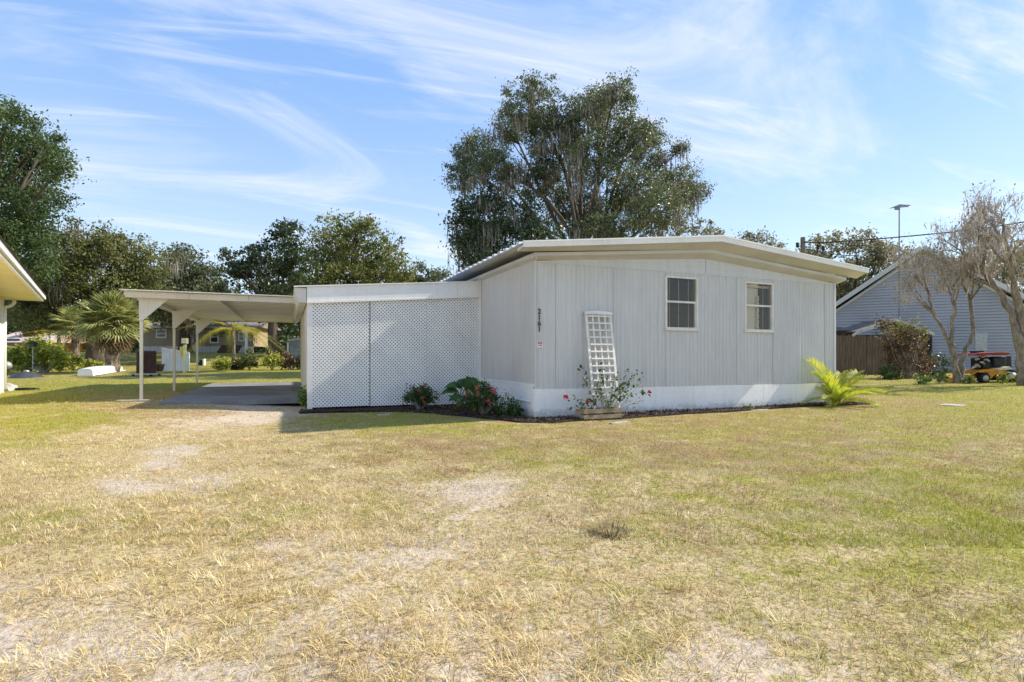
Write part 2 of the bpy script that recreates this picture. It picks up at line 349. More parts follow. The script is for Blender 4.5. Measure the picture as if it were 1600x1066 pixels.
# ------------------------------------------------------------------ ground: one sheet, wear map, grass
ctrl = []   # photo column, row -> green, bare sand, rusty brown, long straw tufts
for a in """30 620 .95 0 0 0|100 600 .9 0 0 0|50 660 .9 0 0 0|130 650 .8 0 .1 0|20 690 .7 0 0 .2|150 590 .7 0 .1 0|330 585 .8 0 .1 0|420 580 .9 0 0 0
200 600 .9 0 0 0|60 590 .75 0 .2 0|230 645 .5 .2 .4 .2|330 645 .4 .3 .5 .1|410 640 .3 .6 .3 .1|300 665 .25 .45 .2 .6|375 655 .2 .7 .1 .3|280 705 .15 .75 0 .5|245 725 .15 .7 0 .4|200 762 .1 .75 0 .5|320 752 .1 .6 0 .6
100 740 .15 .05 0 1|30 760 .2 0 0 .9|60 720 .35 0 0 .7|170 690 .25 .05 0 .8|400 700 .2 .1 .1 .7|500 720 .35 .05 .2 .4|450 670 .45 .05 .2 .3|520 660 .75 0 .1 0|620 660 .8 0 .1 0|720 670 .75 0 .2 .05|600 700 .45 0 .35 .15
700 700 .45 0 .6 .1|700 740 .35 .05 .3 .3|830 690 .5 0 .4 .05|860 720 .55 .05 .2 .1|950 690 .5 0 .45 0|1060 710 .5 0 .5 0|1100 680 .7 0 .3 0|1250 680 .7 0 .35 0|1180 710 .6 0 .4 0
1400 660 .75 0 .25 0|1550 640 .85 0 .15 0|1500 620 .9 0 .1 0|1420 630 .7 .05 .4 0|1590 610 .9 0 0 0|1530 705 .5 .3 .4 0|1580 730 .6 .05 .35 0|1480 690 .7 0 .2 0
1450 760 .75 0 .1 0|1550 850 .75 0 .05 0|1300 780 .6 .05 .1 .1|1200 740 .6 .05 .25 0|1100 760 .5 .1 .15 .1|950 760 .4 .15 .1 .2|850 780 .3 .2 .05 .35|750 765 .2 .6 0 .4|720 755 .2 .55 0 .4
640 860 .15 .5 0 .7|470 855 .1 .55 0 .8|560 900 .1 .4 0 .8|500 960 .1 .4 0 .9|50 850 .3 .1 0 .6|70 810 .4 .05 0 .5|180 830 .25 .05 0 .8|100 950 .1 .4 0 .8|30 1040 .02 .8 0 .6|200 1040 .05 .55 0 .8|300 900 .2 .15 0 .9|300 960 .1 .35 0 .95|400 920 .15 .25 0 .9
450 1040 .08 .4 0 .9|600 1040 .1 .45 0 .9|700 1040 .1 .65 0 .6|700 900 .2 .25 0 .7|550 800 .2 .1 .1 .8|350 820 .2 .1 0 .9|850 860 .3 .25 0 .5|830 960 .2 .35 0 .7|900 1050 .15 .5 0 .7|1000 900 .4 .25 .05 .35|1000 1000 .3 .3 0 .7|1100 1030 .2 .8 0 .3
1150 950 .4 .25 .05 .3|1280 980 .4 .3 0 .6|1300 900 .5 .15 .05 .15|1400 1000 .5 .2 0 .2|1550 950 .6 .15 0 .1|1500 1050 .4 .4 0 .2|1250 850 .5 .15 .05 .15|1120 830 .4 .2 .1 .2|1420 880 .65 .08 .05 .1|1560 1030 .45 .35 0 .2|350 705 .2 .1 0 .7|330 728 .2 .1 0 .7|200 720 .15 .1 0 .8|260 742 .15 .25 0 .7|420 765 .2 .05 0 .8|120 775 .15 .1 0 .8|250 790 .15 .1 0 .8|340 680 .25 .2 .1 .5|230 690 .25 .1 0 .7""".replace('\n', '|').split('|'):
    v_ = [float(q) for q in a.split()]; p_ = Gp(v_[0], v_[1]); ctrl.append((p_.x, p_.y, *v_[2:]))
ctrl = np.array(ctrl)
def wear(x, y):
    x = np.asarray(x, float); y = np.asarray(y, float); yy = np.maximum(y, .8); a = np.clip(x/yy, -1.6, 1.6); b = np.log(yy)
    ca = ctrl[:, 0]/ctrl[:, 1]; cb = np.log(ctrl[:, 1]); out = np.zeros((len(x), 4))
    for i in range(0, len(x), 20000):
        d = (a[i:i+20000, None]-ca)**2*2.2+(b[i:i+20000, None]-cb)**2*1.8+.0012
        wt = d**-1.7; out[i:i+20000] = wt@ctrl[:, 2:]/wt.sum(1)[:, None]
    return out
def vnoise(x, y, s, seed):                            # smooth value noise in plan
    x = np.asarray(x)*s+seed*17.3; y = np.asarray(y)*s+seed*9.1; xi = np.floor(x).astype(np.int64); yi = np.floor(y).astype(np.int64); fx = x-xi; fy = y-yi; fx = fx*fx*(3-2*fx); fy = fy*fy*(3-2*fy)
    def h(a, b):
        k = (a*374761393+b*668265263+seed*974711) & 0xffffffff; k = ((k ^ (k >> 13))*1274126177) & 0xffffffff; return ((k ^ (k >> 16)) & 0xffff)/65535.
    return (h(xi, yi)*(1-fx)+h(xi+1, yi)*fx)*(1-fy)+(h(xi, yi+1)*(1-fx)+h(xi+1, yi+1)*fx)*fy
def fbm(x, y, s, seed, o=4): return sum(vnoise(x, y, s*2**k, seed+k)*.5**k for k in range(o))/sum(.5**k for k in range(o))
ys = np.concatenate([np.linspace(-12, .5, 12), .5*1.012**np.arange(1, 400)]); ys = ys[ys < 60]; ys = np.concatenate([ys, np.geomspace(62, 700, 40)])
xk = np.concatenate([np.linspace(-1.15, 1.15, 260)])
gx = []; gy = []
for yv in ys:
    half = max(abs(yv), 3)*1.0; xs_ = xk*half; xs_ = np.concatenate([[-max(60, half*2.2)], xs_, [max(60, half*2.2)]]); gx.append(xs_); gy.append(np.full_like(xs_, yv))
gx = np.array(gx); gy = np.array(gy); nr, nc_ = gx.shape; fx_, fy_ = gx.ravel(), gy.ravel()
W4 = wear(fx_, fy_); gz = gh(fx_, fy_)+(fbm(fx_, fy_, 1.7, 3)-.5)*.035*sm(60, 20, fy_)
me = bpy.data.meshes.new('lawn_ground'); idx = np.arange(nr*nc_).reshape(nr, nc_)
qd = np.stack([idx[:-1, :-1], idx[:-1, 1:], idx[1:, 1:], idx[1:, :-1]], -1).reshape(-1, 4)
me.vertices.add(nr*nc_); me.vertices.foreach_set('co', np.stack([fx_, fy_, gz], 1).astype(np.float32).ravel()); me.loops.add(qd.size); me.loops.foreach_set('vertex_index', qd.ravel().astype(np.int32))
me.polygons.add(len(qd)); me.polygons.foreach_set('loop_start', np.arange(0, qd.size, 4, dtype=np.int32)); me.update(calc_edges=True)
me.polygons.foreach_set('use_smooth', [True]*len(qd))
at = me.color_attributes.new('wear', 'FLOAT_COLOR', 'POINT'); at.data.foreach_set('color', W4.astype(np.float32).ravel())
gm = bpy.data.materials.new('lawn_soil'); gm.use_nodes = True; M['lawn_soil'] = gm; T = gm.node_tree; N = T.nodes; L = T.links; bs = N['Principled BSDF']; bs.inputs['Roughness'].default_value = .95; bs.inputs['Specular IOR Level'].default_value = .1
atn = N.new('ShaderNodeAttribute'); atn.attribute_name = 'wear'; sp = N.new('ShaderNodeSeparateColor'); L.new(atn.outputs['Color'], sp.inputs[0]); geo = N.new('ShaderNodeNewGeometry')
def gno(scale, detail=6, rough=.6):
    n = N.new('ShaderNodeTexNoise'); n.inputs['Scale'].default_value = scale; n.inputs['Detail'].default_value = detail; n.inputs['Roughness'].default_value = rough; L.new(geo.outputs['Position'], n.inputs['Vector']); return n.outputs['Fac']
def gmix(f, a, b):
    m = N.new('ShaderNodeMix'); m.data_type = 'RGBA'
    for s_, v in ((0, f), (6, a), (7, b)):
        if isinstance(v, tuple): m.inputs[s_].default_value = (*v, 1)
        else: L.new(v, m.inputs[s_])
    return m.outputs[2]
def gth(v, n, gain, lo, hi):                          # threshold a weight broken up by noise
    a = N.new('ShaderNodeMath'); a.operation = 'MULTIPLY_ADD'; L.new(n, a.inputs[0]); a.inputs[1].default_value = gain; L.new(v, a.inputs[2])
    m = N.new('ShaderNodeMapRange'); m.interpolation_type = 'SMOOTHSTEP'; m.inputs[1].default_value = lo; m.inputs[2].default_value = hi; L.new(a.outputs[0], m.inputs[0]); return m.outputs[0]
nA, nB, nC = gno(.9), gno(5), gno(28, 5, .7)
straw = gmix(gth(nC, gno(70, 4, .7), .8, .68, 1.02), (.22, .15, .07), (.58, .455, .26))  # dark end puts the shaded gaps under the thatch into the soil colour
soil_g = gmix(gth(nC, gno(70, 4, .7), .8, .68, 1.02), (.12, .115, .018), (.37, .335, .07))  # green soil, with the same gap shade painted into its dark end
soil_b = gmix(gth(nC, gno(70, 4, .7), .8, .68, 1.02), (.14, .085, .04), (.38, .26, .13))
sand = gmix(gth(nC, nB, .5, .55, .9), (.37, .295, .215), (.60, .495, .38))
c_ = gmix(gth(sp.outputs[0], gno(3.4, 8, .65), 2.2, 1.35, 1.95), straw, soil_g)
c_ = gmix(gth(sp.outputs[2], gno(2.3, 8, .65), 2.2, 1.12, 1.7), c_, soil_b)
nD = gno(9, 9, .75); c_ = gmix(gth(sp.outputs[1], nD, 1.7, 1.12, 1.42), c_, sand)
L.new(c_, bs.inputs['Base Color']); bp = N.new('ShaderNodeBump'); bp.inputs['Strength'].default_value = .7; bp.inputs['Distance'].default_value = .03; L.new(nC, bp.inputs['Height']); L.new(bp.outputs[0], bs.inputs['Normal'])
lawn = bpy.data.objects.new('lawn_ground', me); me.materials.append(gm); COL.objects.link(lawn); tag(lawn, 'dry lawn ground with sandy bare patches and green areas', 'ground', kind='structure')

# footprints where no grass grows
def house_st(x, y): dx = x-C0.x; dy = y-C0.y; return dx*U.x+dy*U.y, dx*V.x+dy*V.y
def blocked(x, y):
    s, t = house_st(x, y)
    a = (s > -.05) & (s < 8.0) & (t > -.62-.05*np.sin(3*s)) & (t < 13)
    b = (s > -3.95) & (s <= 0) & (t > 2.3-.25*np.sin(s*.9)*0) & (t < 10)
    b2 = (s > -2.4) & (s <= 0) & (t > 1.6+.35*s*0) & (t < 3) & (t > 1.5-.33*(s+2.4)*0.8)
    bb = (s > -1.3) & (s <= .0) & (t > -.6) & (t < 3)
    c = (s > -6.5) & (s < -3.7) & (t > 3.75) & (t < 12.2)
    return a | b | c | bb
STRAW = np.array([[.86, .70, .36], [.92, .80, .50], [.74, .56, .25], [.62, .46, .22]]); GREEN = np.array([[.34, .40, .03], [.45, .45, .045], [.22, .29, .022], [.52, .46, .08]]); BROWN = np.array([[.40, .25, .11], [.30, .19, .09], [.46, .33, .16]]); PALE = np.array([[.62, .55, .36], [.55, .48, .28], [.5, .47, .24]])
def blades(n, y0, y1, hmin, hmax, wid, seed, bend=True, tuft=None, dens_pow=1.0):
    r = np.random.default_rng(seed)
    # plan sample: more plants close by, thinning with distance
    u = r.random(n); y = (y0**(1-dens_pow)+(y1**(1-dens_pow)-y0**(1-dens_pow))*u)**(1/(1-dens_pow)) if dens_pow != 1 else y0*(y1/y0)**u
    x = (r.random(n)*2-1)*1.12*y+(r.random(n)-.5)*1.0
    if tuft:
        k = tuft; x = np.repeat(x, k); y = np.repeat(y, k); tid = np.repeat(np.arange(n), k); n = n*k
    else: tid = None
    W_ = wear(x, y) if not tuft else np.repeat(wear(x[::tuft], y[::tuft]), tuft, 0)
    big = fbm(x, y, 1.3, 11); mid = fbm(x, y, 4.5, 21)
    if tuft:
        keep = (np.repeat(r.random(n//tuft), tuft) < np.clip(W_[:, 3]*1.3*np.clip((big-.38)*5, 0.05, 1), 0, 1))
    else:
        sandy = np.clip((W_[:, 1]+(mid-.5)*1.8-.30)*2.2, 0, 1); keep = r.random(n) < (1-.93*sandy)*(.35+.65*np.clip((mid-.3)*4, 0, 1))
    keep &= ~blocked(x, y)
    x, y, W_, big, mid = x[keep], y[keep], W_[keep], big[keep], mid[keep]; n = len(x)
    if tuft: tid = tid[keep]
    far = np.clip(y/9, .0, 2.2)
    pat = fbm(x, y, 3.2, 41, 5); gsel = r.random(n) < np.clip(W_[:, 0]*1.45-.14+(big-.5)*1.2+(pat-.5)*2.4, .02, 1); bsel = r.random(n) < np.clip(W_[:, 2]*.8+(fbm(x, y, 2.4, 31, 5)-.5)*2.6, 0.02, .9)
    col = np.where((r.random(n) < W_[:, 3]*.9)[:, None], STRAW[r.integers(0, 4, n)], PALE[r.integers(0, 3, n)])
    col = np.where(bsel[:, None], BROWN[r.integers(0, 3, n)], col)
    if not tuft: col = np.where((gsel & ~(bsel & (r.random(n) < .6)))[:, None], GREEN[r.integers(0, 4, n)], col)
    else:
        tc_ = STRAW[(tid*7919) % 4]; col = tc_*(.85+.3*r.random(n))[:, None]; gt = ((tid*104729) % 100) < W_[:, 0]*45; col = np.where((gt & (r.random(n) < .5))[:, None], GREEN[r.integers(0, 4, n)], col)
    col = col*(.62+.55*r.random(n))[:, None]
    a = r.random(n)*6.283
    if tuft:
        rad = .035*(r.random(n))**.7; sa = r.random(n)*6.283; lean0 = (tid*2654435761 % 1000)/1000*6.283
        x = x+np.cos(a)*rad; y = y+np.sin(a)*rad
        lay = .75+.85*r.random(n); Lb = (hmin+(hmax-hmin)*r.random(n))*(.6+.8*((tid*40503 % 997)/997))*(.8+.35*np.clip(y/6, 0, 1))
        dx = np.cos(a)*.9+np.cos(lean0)*.55; dy = np.sin(a)*.9+np.sin(lean0)*.55
    else:
        lay = .2+1.15*r.random(n); Lb = hmin+(hmax-hmin)*r.random(n); Lb = Lb*(.7+.5*W_[:, 0])*(1+.35*far); dx = np.cos(a); dy = np.sin(a)
    hl = np.sqrt(dx*dx+dy*dy)+1e-6; dx /= hl; dy /= hl
    z = gh(x, y)+(fbm(x, y, 1.7, 3)-.5)*.035-.004
    sw = wid*(.7+.6*r.random(n))*(1+.55*far); px_, py_ = -dy*sw, dx*sw
    s_, c2 = np.sin(lay), np.cos(lay)
    b0 = np.stack([x-px_, y-py_, z], 1); b1 = np.stack([x+px_, y+py_, z], 1)
    if bend:
        mx_ = np.stack([x+dx*Lb*.5*s_*.8, y+dy*Lb*.5*s_*.8, z+Lb*.55*np.maximum(c2, .15)], 1); wv = np.stack([px_, py_, np.zeros(n)], 1)*.8
        tip = np.stack([x+dx*Lb*s_, y+dy*Lb*s_, z+Lb*np.maximum(c2*.8, .06)], 1)
        q = np.stack([b0, b1, mx_+wv, mx_-wv], 1); t_ = np.stack([mx_-wv, mx_+wv, tip], 1)
        return q.reshape(-1, 3), np.repeat(col, 4, 0), t_.reshape(-1, 3), np.repeat(col, 3, 0)
    tip = np.stack([x+dx*Lb*s_, y+dy*Lb*s_, z+Lb*np.maximum(c2, .1)], 1)
    return None, None, np.stack([b0, b1, tip], 1).reshape(-1, 3), np.repeat(col, 3, 0)
grm = bpy.data.materials.new('grass_blade'); grm.use_nodes = True; M['grass_blade'] = grm
_n = grm.node_tree.nodes; _l = grm.node_tree.links; _a = _n.new('ShaderNodeAttribute'); _a.attribute_name = 'col'; _p = _n['Principled BSDF']; _p.inputs['Roughness'].default_value = .6; _p.inputs['Specular IOR Level'].default_value = .25
_l.new(_a.outputs['Color'], _p.inputs['Base Color']); _t = _n.new('ShaderNodeBsdfTranslucent'); _l.new(_a.outputs['Color'], _t.inputs[0]); _m = _n.new('ShaderNodeMixShader'); _m.inputs[0].default_value = .35
_l.new(_p.outputs[0], _m.inputs[1]); _l.new(_t.outputs[0], _m.inputs[2]); _l.new(_m.outputs[0], _n['Material Output'].inputs[0])
q1, c1_, t1, d1 = blades(210000, 1.2, 7, .015, .055, .0010, 1, True, None, 1.0)
_, _, t2, d2 = blades(520000, 3.2, 34, .016, .045, .0018, 2, False, None, .95)
q3, c3, t3, d3 = blades(13000, 1.2, 13, .03, .10, .0014, 3, True, 18, 1.0)
o = np_mesh('grass', np.concatenate([q1, q3]), 4, 'grass_blade', None, np.concatenate([c1_, c3]), (0, 3, 0)); tag(o, 'blades and dry tufts of short grass over the lawn', 'grass', kind='stuff')
o = np_mesh('grass', np.concatenate([t1, t2, t3]), 3, 'grass_blade', None, np.concatenate([d1, d2, d3]), (0, 3, 0)); tag(o, 'fine green and straw grass tips over the lawn', 'grass', kind='stuff')

# ------------------------------------------------------------------ the mobile home
def s_of(px, t=0.0):
    k = (px-CX)/F; o = C0+V*t; return (k*o.y-o.x)/(U.x-k*U.y)
HW = 7.94
home = thing('mobile_home', 'pale grey corrugated metal mobile home with white skirting and low gabled roof', 'house', H(HW/2, 6, 0))
wins = [(2.916, 3.733), (5.058, 5.89)]; WZ0, WZ1 = 1.70, 2.77
# inner wall body behind the cladding (with real openings at the windows)
mb = MB(); xs = [0.03, wins[0][0]+.02, wins[0][1]-.02, wins[1][0]+.02, wins[1][1]-.02, HW-.03]
for i in range(5):
    if i in (1, 3):
        mb.hbox(xs[i], xs[i+1], .02, .10, .3, WZ0+.02); mb.hbox(xs[i], xs[i+1], .02, .10, WZ1-.02, 2.9)
    else: mb.hbox(xs[i], xs[i+1], .02, .10, .3, 2.9)
mb.hbox(.02, .10, .1, 12, .3, 2.9); mb.hbox(HW-.10, HW-.02, .1, 12, .3, 2.9); mb.hbox(.1, HW-.1, 11.9, 12, .3, 2.9)
mb.hbox(.1, HW-.1, .1, 11.9, .55, .6); mb.hbox(.1, HW-.1, 1.2, 1.26, .6, 2.85)
mb.build('inner_wall', 'interior', home)
seams = [0.0, s_of(868), s_of(912), s_of(958), s_of(1004), wins[0][0], wins[0][1]+.02, s_of(1150), s_of(1198)-.30, wins[1][1]+.01, s_of(1245), s_of(1288), HW]
def corr_piece(mb, a, b, z0, z1, t0):
    n = max(2, int((b-a)/.0125)); pr = []
    for i in range(n+1):
        s = a+(b-a)*i/n; ph = (s/.10) % 1.0; d = .016*math.exp(-((ph-.5)/.17)**2)+.003*math.cos(2*math.pi*ph*2); pr.append((s, t0-d))
    for i in range(n):
        (a0, q0), (a1, q1_) = pr[i], pr[i+1]; mb.poly([H(a0, q0, z0), H(a1, q1_, z0), H(a1, q1_, z1), H(a0, q0, z1)])
CT = 2.87
for i in range(len(seams)-1):
    a, b = seams[i]+.002, seams[i+1]-.002; mb = MB(); cuts = sorted({a, b} | {q for w_ in wins for q in w_ if a < q < b}); t0 = -.004-.004*(i % 2)
    z0 = .515+.012*math.sin(i*2.1)*.4
    for p, q in zip(cuts[:-1], cuts[1:]):
        m_ = (p+q)/2
        if any(w_[0]-.003 < m_ < w_[1]+.003 for w_ in wins): corr_piece(mb, p, q, z0, WZ0-.01, t0); corr_piece(mb, p, q, WZ1+.01, CT, t0)
        else: corr_piece(mb, p, q, z0, CT, t0)
    mb.build('corrugated_sheet', 'corrugated', home)
MB().hbox(-.012, .02, -.02, .03, .53, 2.9).build('corner_trim', 'corrugated', home); MB().hbox(HW-.045, HW+.012, -.026, .03, .5, 2.9).build('corner_trim', 'corrugated', home)
# roof lines
RID = 3.97
def rz(s, l, p, r_, sl, sr): return l+(p-l)*(s-sl)/(RID-sl) if s <= RID else r_+(p-r_)*(sr-s)/(sr-RID)
def gz_top(s): return 2.90+(3.20-2.90)*(1-abs(s-RID)/RID)
# gable boards above the corrugated sheets: lapped horizontal boards cut by the roof line
for k, (za, zb) in enumerate(((2.872, 2.985), (2.985, 3.10), (3.10, 3.21))):
    for sd2 in (0, 1):
        hw = lambda z: RID*(1-(z-2.90)/(.30)) if z > 2.9 else 0
        def sl(z): return max(0.0, RID*(z-2.90)/.30)
        a0, a1 = sl(za), min(sl(zb), RID); 
        if a0 >= RID-.05: continue
        if sd2 == 0: pts = [H(a0, -.012, za), H(RID-.006, -.012, za), H(RID-.006, -.006, zb if a1 < RID else 3.2), H(a1-(.006 if a1 >= RID else 0), -.006, min(zb, 3.2))]
        else: pts = [H(RID+.006, -.012, za), H(HW-a0, -.012, za), H(HW-a1+(.006 if a1 >= RID else 0), -.006, min(zb, 3.2)), H(RID+.006, -.006, min(zb, 3.2))]
        mb = MB(); mb.prism(pts, V*.03); mb.build('gable_board', 'corrugated', home)
MB().prism([H(0, .02, 2.86), H(HW, .02, 2.86), H(HW, .02, 2.9), H(RID, .02, 3.2), H(0, .02, 2.9)], V*.05).build('gable_backing', 'dark_gap', home)
MB().hbox(0, HW, -.022, -.004, 2.855, 2.878).build('gable_trim', 'corrugated', home)
# inner soffit, cornice and outer soffit as profiles lofted along the gable
def loft(name, m, prof):                              # prof: list of (t, zl, zp, zr, sl, sr) closed
    mb = MB(); n = len(prof); st = []
    for which in range(3):
        for (t, zl, zp, zr, sl_, sr_) in prof: mb.v.append(H((sl_, RID, sr_)[which], t, (zl, zp, zr)[which]))
    for w_ in range(2):
        for k in range(n): mb.f.append((w_*n+k, w_*n+(k+1) % n, (w_+1)*n+(k+1) % n, (w_+1)*n+k))
    mb.f.append(tuple(range(n-1, -1, -1))); mb.f.append(tuple(2*n+k for k in range(n)))
    return mb.build(name, m, home)
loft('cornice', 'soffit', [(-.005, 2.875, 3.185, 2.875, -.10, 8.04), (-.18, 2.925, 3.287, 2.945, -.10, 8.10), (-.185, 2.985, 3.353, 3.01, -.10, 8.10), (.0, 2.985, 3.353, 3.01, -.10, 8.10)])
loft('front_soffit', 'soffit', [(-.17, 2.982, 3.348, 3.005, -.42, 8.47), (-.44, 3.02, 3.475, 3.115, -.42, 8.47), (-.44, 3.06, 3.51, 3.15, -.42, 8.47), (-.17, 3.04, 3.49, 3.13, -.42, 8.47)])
loft('front_fascia', 'white_paint', [(-.435, 3.005, 3.468, 3.10, -.432, 8.48), (-.462, 3.005, 3.468, 3.10, -.432, 8.48), (-.468, 3.10, 3.585, 3.20, -.432, 8.48), (-.43, 3.105, 3.59, 3.205, -.432, 8.48)])
loft('fascia_lip', 'white_paint', [(-.430, 3.088, 3.566, 3.188, -.436, 8.49), (-.478, 3.088, 3.566, 3.188, -.436, 8.49), (-.478, 3.112, 3.597, 3.212, -.436, 8.49), (-.40, 3.115, 3.60, 3.215, -.436, 8.49)])
# side cornice and side soffit
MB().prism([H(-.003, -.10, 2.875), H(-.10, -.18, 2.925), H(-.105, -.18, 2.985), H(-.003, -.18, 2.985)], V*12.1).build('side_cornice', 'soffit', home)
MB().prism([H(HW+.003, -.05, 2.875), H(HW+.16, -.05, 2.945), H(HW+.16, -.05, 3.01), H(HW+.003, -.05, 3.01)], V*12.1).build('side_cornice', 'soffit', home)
# ribbed metal roof: pans with raised seams, one mesh per side, ribs as parts
for side in (0, 1):
    e, ez = (-.432, 3.075) if side == 0 else (8.46, 3.175); d = H(RID, 0, 3.56)-H(e, 0, ez)
    mb = MB(); mb.prism([H(e, -.43, ez), H(RID, -.43, 3.56), H(RID, -.43, 3.578), H(e, -.43, ez+.018)], V*12.6); rf = mb.build('roof_panel', 'roof_metal', home)
    for k in range(42):
        t = -.3+.30*k; mb = MB(); mb.prism([H(e-.012*(1 if side == 0 else -1), t, ez+.012), H(e-.012*(1 if side == 0 else -1), t+.03, ez+.055), H(e-.012*(1 if side == 0 else -1), t+.13, ez+.055), H(e-.012*(1 if side == 0 else -1), t+.16, ez+.012)], d+Z*0).build('roof_rib', 'roof_metal', rf)
# side wall panels with battens and grooves
ptx = [836, 815, 803, 796, 776, 758, 752.5]
def t_of(px, s=0.0):
    k = (px-CX)/F; o = C0+U*s; return (k*o.y-o.x)/(V.x-k*V.y)
tt = [0.03]+[t_of(q) for q in ptx[1:]]+[4.2, 5.6, 7, 8.4, 9.8, 11.2, 12.0]
for i in range(len(tt)-1):
    mb = MB(); a, b = tt[i]+.007, tt[i+1]-.007; n = max(1, round((b-a)/.1)); wdt = (b-a)/n
    for k in range(n): mb.prism([H(.02, a+k*wdt, .62), H(-.004, a+k*wdt, .62), H(-.012, a+k*wdt+.008, .62), H(-.012, a+(k+1)*wdt-.008, .62), H(-.004, a+(k+1)*wdt, .62), H(.02, a+(k+1)*wdt, .62)], Z*2.27)
    mb.build('side_panel', 'side_siding', home)
MB().hbox(-.03, .02, .0, 12, .585, .632).build('skirt_rail', 'white_paint', home)
# skirting: front boards (slightly bowed), flared corner piece, side boards
fs = [.13, s_of(1083), 5.6, HW-.0]
for i in range(3):
    mb = MB(); a, b = fs[i]+.003, fs[i+1]-.003; n = 10
    for k in range(n):
        p, q = a+(b-a)*k/n, a+(b-a)*(k+1)/n; w0 = -.022-.006*math.sin(p*1.7); w1 = -.022-.006*math.sin(q*1.7)
        zt0, zt1 = .536-.004*p, .536-.004*q
        mb.v += [H(p, w0-.012, -.08), H(q, w1-.012, -.08), H(q, w1, zt1), H(p, w0, zt0), H(p, .02, -.08), H(q, .02, -.08), H(q, .02, zt1), H(p, .02, zt0)]
        j = len(mb.v)-8; mb.f += [tuple(j+x for x in f_) for f_ in ((0, 1, 2, 3), (3, 2, 6, 7), (4, 7, 6, 5), (0, 3, 7, 4), (1, 5, 6, 2))]
    mb.build('skirting_board', 'skirt_paint', home)
mb = MB(); mb.prism([H(-.012, -.03, .55), H(.128, -.03, .545), H(.128, -.05, .22), H(.128, -.06, -.06), H(-.03, -.06, -.06), H(-.055, -.05, .20)], V*.11); mb.build('skirting_corner', 'skirt_paint', home)
for (za, zb, o_) in ((.30, .59, -.02), (-.06, .298, -.005)):
    MB().hbox(o_, .02, .05, 2.9, za, zb).build('skirting_board', 'skirt_paint', home)
MB().hbox(-.035, .0, .05, 2.9, .29, .312).build('skirt_rail', 'white_paint', home)
MB().hbox(HW-.02, HW+.02, .0, 12, -.05, .55).build('skirting_board', 'skirt_paint', home)
# windows
def window(w0, w1, kind):
    a, b = w0, w1; fr = MB(); f = .032
    fr.hbox(a-.012, a+f, -.034, .05, WZ0, WZ1); fr.hbox(b-f, b+.012, -.034, .05, WZ0, WZ1); fr.hbox(a+f, b-f, -.034, .05, WZ1-f, WZ1+.006); fr.hbox(a+f, b-f, -.034, .05, WZ0-.006, WZ0+f)
    wn_ = fr.build('window', 'window_frame', home)
    zm = (WZ0+WZ1)/2+.02
    MB().hbox(a+f, b-f, -.02, .03, zm-.02, zm+.02).build('meeting_rail', 'window_frame', wn_)
    MB().hbox(b-f-.025, b-f-.002, -.014, .02, WZ0+f, zm-.02).build('sash_stile', 'window_frame', wn_)
    MB().hbox(a+f, b-f, .008, .012, zm+.02, WZ1-f).build('pane', 'window_glass', wn_); MB().hbox(a+f, b-f, -.002, .002, WZ0+f, zm-.02).build('pane', 'window_glass', wn_)
    MB().hbox(a-.03, b+.03, -.05, -.02, WZ0-.035, WZ0-.007).build('sill', 'window_frame', wn_)
    mb = MB(); z = WZ0+.05; lo = a+f+.005 if kind == 0 else a+(b-a)*.60
    while z < WZ1-.05:
        mb.box(H(lo, .05, z), U*(b-f-.006-lo), V*.012+Z*.010, V*.001-Z*.0015); z += .0165
    mb.build('blind', 'blind', wn_)
    mb = MB()
    for q in ((.18, .47, .78) if kind == 0 else (.72,)): mb.hbox(a+(b-a)*q-.004, a+(b-a)*q+.004, .044, .048, WZ0+.04, WZ1-.04)
    mb.build('blind_cord', 'window_frame', wn_)
    MB().hbox(lo, b-f, .10, .105, WZ0, WZ1).build('shade_backing', 'dark_gap', wn_)
    if kind == 1:
        MB().hbox(a+f, a+(b-a)*.42, .055, .07, WZ0, WZ1-.12).build('interior_door', 'interior', wn_)
        MB().hbox(a, b, .055, .40, WZ1-.11, WZ1-.06).build('interior_header', 'interior', wn_)
        MB().hbox(a+(b-a)*.42, a+(b-a)*.60, .09, .10, WZ0, WZ1-.12).build('interior_wall', 'cream_wall', wn_)
        mb = MB(); c = a+(b-a)*.54; pts = [H(c+.014*math.sin(i*.9), .06+.014*math.cos(i*.9), WZ0+(1.07-.3)*i/40) for i in range(41)]
        mb.tube(pts, [.034*(.8+.25*math.sin(i*1.8)) for i in range(41)], 8); mb.build('curtain', 'cream_wall', wn_, True)
    MB().hbox(a-.05, b+.05, .098, .1, WZ0-.2, WZ1+.2) if False else None
window(*wins[0], 0); window(*wins[1], 1)
# house number and small notice
def glyph(ch, size, pos, m, parent, name):
    cu = bpy.data.curves.new('t', 'FONT'); cu.body = ch; cu.size = size; cu.extrude = .003; cu.align_x = 'CENTER'; cu.offset = .0025
    ob = bpy.data.objects.new('t', cu); me = bpy.data.meshes.new_from_object(ob); bpy.data.objects.remove(ob)
    o = link_mesh(name, me, m, parent, pos); o.rotation_euler = (R(90), 0, math.atan2(U.y, U.x)); return o
sN = s_of(841.5)
for k, ch in enumerate('2161'):
    z = EYE+(HY-(489.6+9.2*k))/86; glyph(ch, .135, H(sN, -.034, z-.012), 'black_paint', home, 'house_digit')
a = s_of(837.5); mb = MB(); mb.hbox(a, a+.125, -.030, -.026, EYE+(HY-543)/86, EYE+(HY-533)/86); nt_ = mb.build('notice', 'sticker_white', home)
for k, (p, q, z0, z1) in enumerate(((.01, .115, .088, .104), (.015, .06, .062, .078), (.07, .11, .058, .080), (.012, .05, .03, .04), (.055, .105, .026, .045))):
    MB().hbox(a+p, a+q, -.0325, -.0305, 1.301+z0, 1.301+z1).build('printed_line', 'red_print', nt_)

